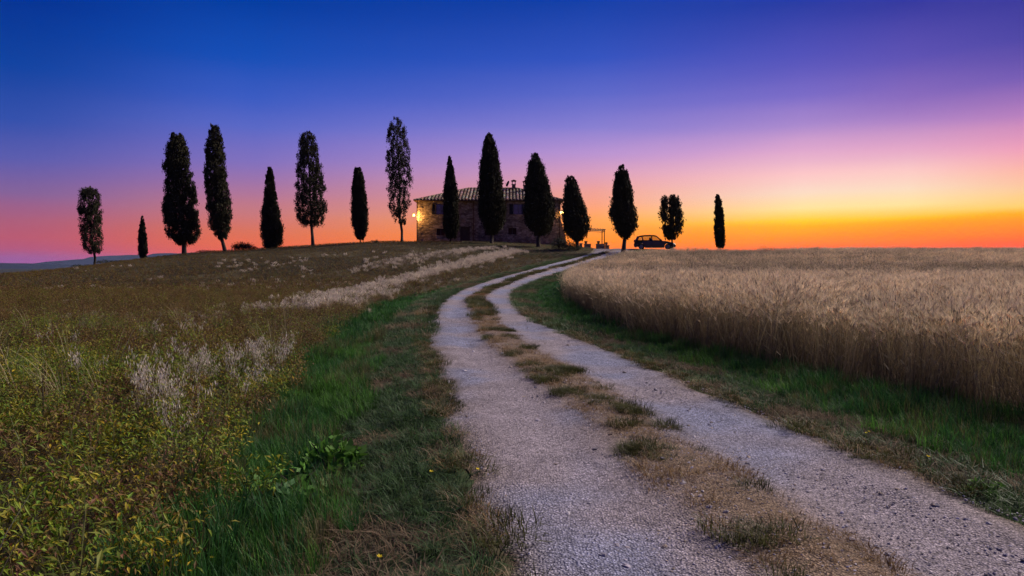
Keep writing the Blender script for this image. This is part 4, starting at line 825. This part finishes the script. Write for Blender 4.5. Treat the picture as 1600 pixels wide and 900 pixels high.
# satellite dish
dx_, dy_, dz_ = (793-800)*(97.6/F), 97.6, EYE+(412-287)*(97.6/F)
sd_ = empty('satellite_dish', (dx_,dy_,12.1), label='dark satellite dish on the roof ridge beside the open chimney', cat='satellite dish')
mb = MB(); n = 16; R3 = Matrix.Rotation(math.radians(-62),3,'Z')@Matrix.Rotation(math.radians(68),3,'X'); ctr = Vector((0,0,dz_-12.1)); vs = [ctr+R3@Vector((0,0,-.10))]
for j in (1,2,3):
    for k in range(n): a = 2*PI*k/n; r_ = .46*j/3; vs.append(ctr+R3@Vector((math.cos(a)*r_*.9, math.sin(a)*r_, -.10+.10*(j/3)**2)))
fs_ = [(0,1+k,1+(k+1)%n) for k in range(n)]+[(1+j*n+k,1+(j+1)*n+k,1+(j+1)*n+(k+1)%n,1+j*n+(k+1)%n) for j in (0,1) for k in range(n)]
mb.add(vs, fs_); o_ = len(mb.v); mb.add([v+R3@Vector((0,0,-.015)) for v in vs], [f[::-1] for f in fs_]); mb.build('dish', M['metal'], sd_, True)
mb = MB(); mb.tube([(0,0,-.15),(0,0,.5),tuple(ctr+R3@Vector((0,0,-.13)))], .025); mb.build('mast', M['metal'], sd_)
mb = MB(); mb.tube([tuple(ctr+R3@Vector((0,-.36,-.01))), tuple(ctr+R3@Vector((0,-.1,.36)))], .012); mb.bar(ctr+R3@Vector((0,-.1,.32)), ctr+R3@Vector((0,-.06,.42)), .035); mb.build('feed_arm', M['metal'], sd_)

# ------------------------------------------------------------------ pergola and stone furniture
zp = 6.0
A0, A1, B0, B1 = Vector((8.2,84.6,0)), Vector((8.5,87.4,0)), Vector((11.9,88,0)), Vector((12.02,91.2,0))
pg = empty('pergola', (10.1,87.6,3.3), label='thin iron pergola between the leaning cypress and the egg-shaped one', cat='pergola'); off_ = Vector((10.1,87.6,3.3))
for p in (A0,A1,B0,B1):
    mb = MB(); mb.box(p.x-.05-off_.x,p.x+.05-off_.x,p.y-.05-off_.y,p.y+.05-off_.y,gz(p.x,p.y)-3.4,zp-off_.z); mb.build('post', M['metal'], pg)
for a, b in ((A0,B0),(A1,B1),(A0,A1),(B0,B1)):
    mb = MB(); a = a+Vector((0,0,zp))-off_; b = b+Vector((0,0,zp))-off_
    e_ = (b-a).normalized()*.25; mb.bar(a-e_, b+e_, .055, .055, 4); mb.bar(a-e_+Vector((0,0,-.2)), b+e_+Vector((0,0,-.2)), .03, .03, 4); mb.build('beam', M['metal'], pg)
for i in range(9):
    t = (i+.5)/9; mb = MB(); mb.bar(A0.lerp(B0,t)+Vector((0,-.2,zp+.08))-off_, A1.lerp(B1,t)+Vector((0,.2,zp+.08))-off_, .03, .03, 4); mb.build('rafter', M['metal'], pg)
M['pot'] = mat('terracotta_pot', (.20,.10,.06), .9)
def plinth(x0, x1, Yd, rows, potpx, lab, plab):
    k = Yd/F; xa, xb = (x0-800)*k, (x1-800)*k; zb = gz((xa+xb)/2, Yd)-.1; zt = EYE+(412-rows)*k
    r = empty('stone_planter', ((xa+xb)/2, Yd, zb), label=lab, cat='planter', group='low stone planters by the yard'); w = (xb-xa)/2
    mb = MB(); z = 0; n = 4; hh = (zt-zb-.07)/n
    for j in range(n):
        m_ = max(2, int(2*w/.3)); o = .5*(j%2)
        for i in range(m_):
            a = -w+2*w*i/m_; b = -w+2*w*(i+1)/m_; mb.box(a+.008,b-.008,-.28+R.uniform(-.015,.015),.28,j*hh,(j+1)*hh-.012)
    mb.build('body', M['stone'], r); mb = MB(); mb.box(-w-.05,w+.05,-.33,.33,zt-zb-.07,zt-zb); mb.build('coping', M['stone'], r)
    if potpx:
        px_ = (potpx-800)*k; p = empty('flower_pot', (px_, Yd, zt), label=plab, cat='flower pot', group='pots on the stone planters')
        mb = MB(); mb.bar((0,0,0),(0,0,.26),.12,.19,12); mb.bar((0,0,.262),(0,0,.31),.22,.22,12); mb.build('pot', M['pot'], p)
        mb = MB()
        for _ in range(40): a = R.uniform(0,2*PI); d = Vector((math.cos(a),math.sin(a),R.uniform(.2,1.5))).normalized(); leaf(mb, Vector((math.cos(a)*.1,math.sin(a)*.1,.3)), d, Vector((0,0,1)), R.uniform(.08,.16), .05, (.05,.08,.03))
        mb.build('plant', M['leaf'], p)
plinth(913,923,85,381,915.5,'low stone planter left of the pergola posts','clay pot on the planter beside the leaning cypress')
plinth(931.5,944,86,381,935,'widest low stone planter at the foot of the pergola posts','clay pot on the widest stone planter')
plinth(945.5,951.5,87,383,947.3,'smallest low stone planter right of the pergola posts','clay pot on the smallest stone planter')
plinth(905.5,909.5,84,380,None,'narrow stone planter half hidden by the leaning cypress','')

# ------------------------------------------------------------------ the car
M['paint'] = mat('dark_plum_car_paint', (.045,.022,.025), .25, spec=.7)
M['rubber'] = mat('tyre_rubber', (.02,.02,.02), .85)
M['rim'] = mat('alloy_rim', (.35,.33,.34), .35, metal=.8)
M['trim'] = mat('black_trim', (.015,.015,.017), .5)
M['red'] = mat('red_lamp_glass', (.25,.01,.01), .2, spec=.8); M['clear'] = mat('clear_lamp_glass', (.5,.5,.52), .15, spec=.9)
def car_glass():
    m = D.materials.new('car_glass'); m.use_nodes = True; t = m.node_tree; t.nodes.clear(); o = t.nodes.new('ShaderNodeOutputMaterial'); a = t.nodes.new('ShaderNodeBsdfTransparent'); a.inputs[0].default_value = (.72,.74,.72,1); g_ = t.nodes.new('ShaderNodeBsdfGlossy'); g_.inputs['Roughness'].default_value = .03
    f = t.nodes.new('ShaderNodeFresnel'); f.inputs[0].default_value = 1.45; x = t.nodes.new('ShaderNodeMixShader'); t.links.new(f.outputs[0], x.inputs[0]); t.links.new(a.outputs[0], x.inputs[1]); t.links.new(g_.outputs[0], x.inputs[2]); t.links.new(x.outputs[0], o.inputs[0]); return m
M['carglass'] = car_glass()
CY = 76.; cx_ = (990.3-800)*CY/F; czg = gz(cx_+2.2, CY)
car = empty('parked_car', (cx_, CY, czg-.05), -.2, label='dark five-door hatchback parked side-on behind the wheat, facing right', cat='car')
def arch(cx, r, a0=0, a1=PI, n=10): return [(cx+math.cos(a)*r, .32+math.sin(a)*r) for a in np.linspace(a0,a1,n)]
low = [(.10,.24),(.02,.42),(.03,.62),(.12,.80),(.20,.96)]+[(1.0,.97),(2.0,.95),(3.02,.93)]+[(3.45,.90),(3.95,.80),(4.32,.68),(4.50,.52),(4.53,.36),(4.48,.22)]+arch(3.70,.37)+[(3.3,.20),(2.4,.19),(1.2,.20)]+arch(.83,.37)
low = [(p[0], max(p[1], .19)) for p in low]
def width(x): return .87-.16*max(0,(x-3.3)/1.25)**2-.10*max(0,(.6-x)/.6)**2
mb = MB(); n = len(low); cxm, czm = 2.25, .6; rings = []
for s, y, ins in ((-1,1.,.035),(-1,.93,0),(1,.93,0),(1,1.,.035)):
    rings.append([(x+(cxm-x)*ins*.6, s*y*width(x), z+(czm-z)*ins*1.6) for x, z in low])
mb.add(sum(rings, []), [(j*n+k, j*n+(k+1)%n, (j+1)*n+(k+1)%n, (j+1)*n+k) for j in range(3) for k in range(n)]+[tuple(range(n)), tuple(range(3*n,4*n))[::-1]])
body = mb.build('body', M['paint'], car)
# roof, pillars, glass
def yr(z): return .83-.24*max(0,(z-.95)/.6)
rf = [(.42,1.40),(.66,1.485),(1.15,1.555),(1.7,1.57),(2.2,1.545),(2.45,1.49)]
mb = MB(); vs = []
for x, z in rf:
    for t in (-1,-.8,0,.8,1): vs.append((x, t*yr(z), z+(.0 if abs(t) < 1 else -.05)+.02*(1-t*t)))
m5 = len(rf); f_ = [(i*5+k,(i+1)*5+k,(i+1)*5+k+1,i*5+k+1) for i in range(m5-1) for k in range(4)]
mb.add(vs+[(a,b,c-.035) for a,b,c in vs], f_+[tuple(m5*5+q for q in f)[::-1] for f in f_]); mb.build('roof', M['paint'], car, True)
GP = {}
for s in (-1,1):
    def pt(x, z): return Vector((x, s*yr(z), z))
    pill = [((.26,.95),(.48,1.40),.12),((1.02,.96),(.86,1.48),.085),((2.0,.95),(1.93,1.52),.065),((3.05,.93),(2.44,1.47),.05)]
    for a, b, r_ in pill: q = MB(); q.bar(pt(*a), pt(*b), r_, r_*.8, 6); q.build('pillar', M['paint'], car)
    q = MB(); q.tube([pt(.42,1.38), pt(.66,1.465), pt(1.15,1.53), pt(1.7,1.545), pt(2.2,1.52), pt(2.45,1.46)], .05, 6); q.build('roof_rail', M['paint'], car)
    q = MB(); q.tube([pt(.2,.965), pt(1.,.975), pt(2.,.955), pt(3.05,.935)], .05, 6); q.build('belt_line', M['trim'], car)
    for poly in ([(.32,.99),(.88,.99),(.78,1.45),(.5,1.39)],[(1.0,.98),(1.94,.97),(1.88,1.50),(.86,1.47)],[(2.02,.97),(2.95,.95),(2.38,1.46),(1.96,1.50)]):
        q = MB(); q.add([pt(*p) for p in poly], [(0,1,2,3)]); q.build('side_window', M['carglass'], car)
    for x0,x1 in ((.98,1.97),(2.0,3.0)):                       # doors with shut lines
        w0 = .871; q = MB(); q.add([(x0,s*width(x0)*1.006,.93),(x1,s*width(x1)*1.006,.92),(x1,s*width(x1)*1.012,.5),(x1,s*width(x1)*1.002,.28),(x0+(.14 if x0 < 1 else 0),s*width(x0)*1.002,.28),(x0,s*width(x0)*1.012,.5)], [(0,1,2,3,4,5)] if s < 0 else [(5,4,3,2,1,0)]); dd_ = q.build('door', M['paint'], car)
        h = MB(); h.bar((x0+.12,s*.90,.80),(x0+.32,s*.90,.80),.016,.016,6); h.build('handle', M['trim'], dd_)
    q = MB(); q.box(2.86,3.02,s*.86-.02+(.0 if s < 0 else 0),s*.86+.02,.95,1.0); q.box(2.83,3.0,s*.97-.09,s*.97+.09,.96,1.10); q.build('wing_mirror', M['paint'], car)
    q = MB(); q.add([(4.05,s*.70,.74),(4.38,s*.56,.66),(4.46,s*.52,.52),(4.15,s*.78,.60)], [(0,1,2,3)]); q.v = [(a,b+s*.05,c+.012) for a,b,c in q.v]; q.build('headlight', M['clear'], car)
    q = MB(); q.box(.02,.16,s*.70-.09,s*.70+.09,.80,1.06); q.build('taillight', M['red'], car)
    for wx in (.83,3.70):
        wy = s*.80; q = MB(); N_ = 24; prof_ = [(.20,-.09),(.29,-.105),(.315,-.07),(.315,.07),(.29,.105),(.20,.09)]
        vs = [(wx+math.cos(2*PI*k/N_)*r_, wy+o_, .315+math.sin(2*PI*k/N_)*r_) for r_, o_ in prof_ for k in range(N_)]
        q.add(vs, [(j*N_+k,j*N_+(k+1)%N_,(j+1)*N_+(k+1)%N_,(j+1)*N_+k) for j in range(5) for k in range(N_)]); wh_ = q.build('wheel', M['rubber'], car, True)
        q = MB(); q.bar((wx,wy-s*.07,.315),(wx,wy-s*.01,.315),.2,.2,20); q.bar((wx,wy-s*.02,.315),(wx,wy+s*.05,.315),.06,.05,12)
        for k in range(8): a = 2*PI*k/8; q.bar((wx,wy+s*.06,.315),(wx+math.cos(a)*.20,wy+s*.075,.315+math.sin(a)*.20),.028,.02,5)
        vs = [(wx+math.cos(2*PI*k/N_)*r_, wy+s*o_, .315+math.sin(2*PI*k/N_)*r_) for r_, o_ in ((.205,.09),(.185,.08),(.185,-.05)) for k in range(N_)]
        q.add(vs, [(j*N_+k,j*N_+(k+1)%N_,(j+1)*N_+(k+1)%N_,(j+1)*N_+k) for j in range(2) for k in range(N_)]); q.build('rim', M['rim'], wh_)
q = MB(); q.add([(3.02,-.80,.94),(3.02,.80,.94),(2.44,.60,1.47),(2.44,-.60,1.47)], [(0,1,2,3)]); q.build('windscreen', M['carglass'], car)
q = MB(); q.add([(.24,-.72,.98),(.24,.72,.98),(.44,.58,1.39),(.44,-.58,1.39)], [(0,3,2,1)]); q.build('rear_window', M['carglass'], car)
q = MB(); q.add([(.3,-.55,1.41),(.3,.55,1.41),(.5,.55,1.46),(.5,-.55,1.46),(.3,-.55,1.385),(.3,.55,1.385),(.5,.55,1.42),(.5,-.55,1.42)], [(0,3,2,1),(4,5,6,7),(0,1,5,4),(1,2,6,5),(3,0,4,7)]); q.build('roof_spoiler', M['paint'], car)
for sx, sy in ((2.15,-.37),(2.15,.37)):
    q = MB(); q.box(sx-.25,sx+.25,sy-.24,sy+.24,.45,.62); q.bar((sx-.22,sy,.6),(sx-.36,sy,1.12),.2,.16,8); q.bar((sx-.37,sy,1.14),(sx-.39,sy,1.30),.11,.09,8); q.build('seat', M['trim'], car)
q = MB(); q.box(.0,.1,-.26,.26,.52,.63); q.build('number_plate', M['clear'], car)

# ------------------------------------------------------------------ evening haze
if True:
    hm = D.materials.new('evening_haze'); hm.use_nodes = True; t = hm.node_tree; t.nodes.clear(); o = t.nodes.new('ShaderNodeOutputMaterial'); v = t.nodes.new('ShaderNodeVolumePrincipled')
    v.inputs['Color'].default_value = (.50,.62,1.0,1); v.inputs['Density'].default_value = 1.0e-5; v.inputs['Anisotropy'].default_value = .25; t.links.new(v.outputs[0], o.inputs['Volume'])
    hz_ = MB(); hz_.box(-24000,24000,-24000,24000,-116,300); hob = hz_.build('haze', hm); tag(hob, kind='stuff', label='thin evening haze lying over the far valley and hills')
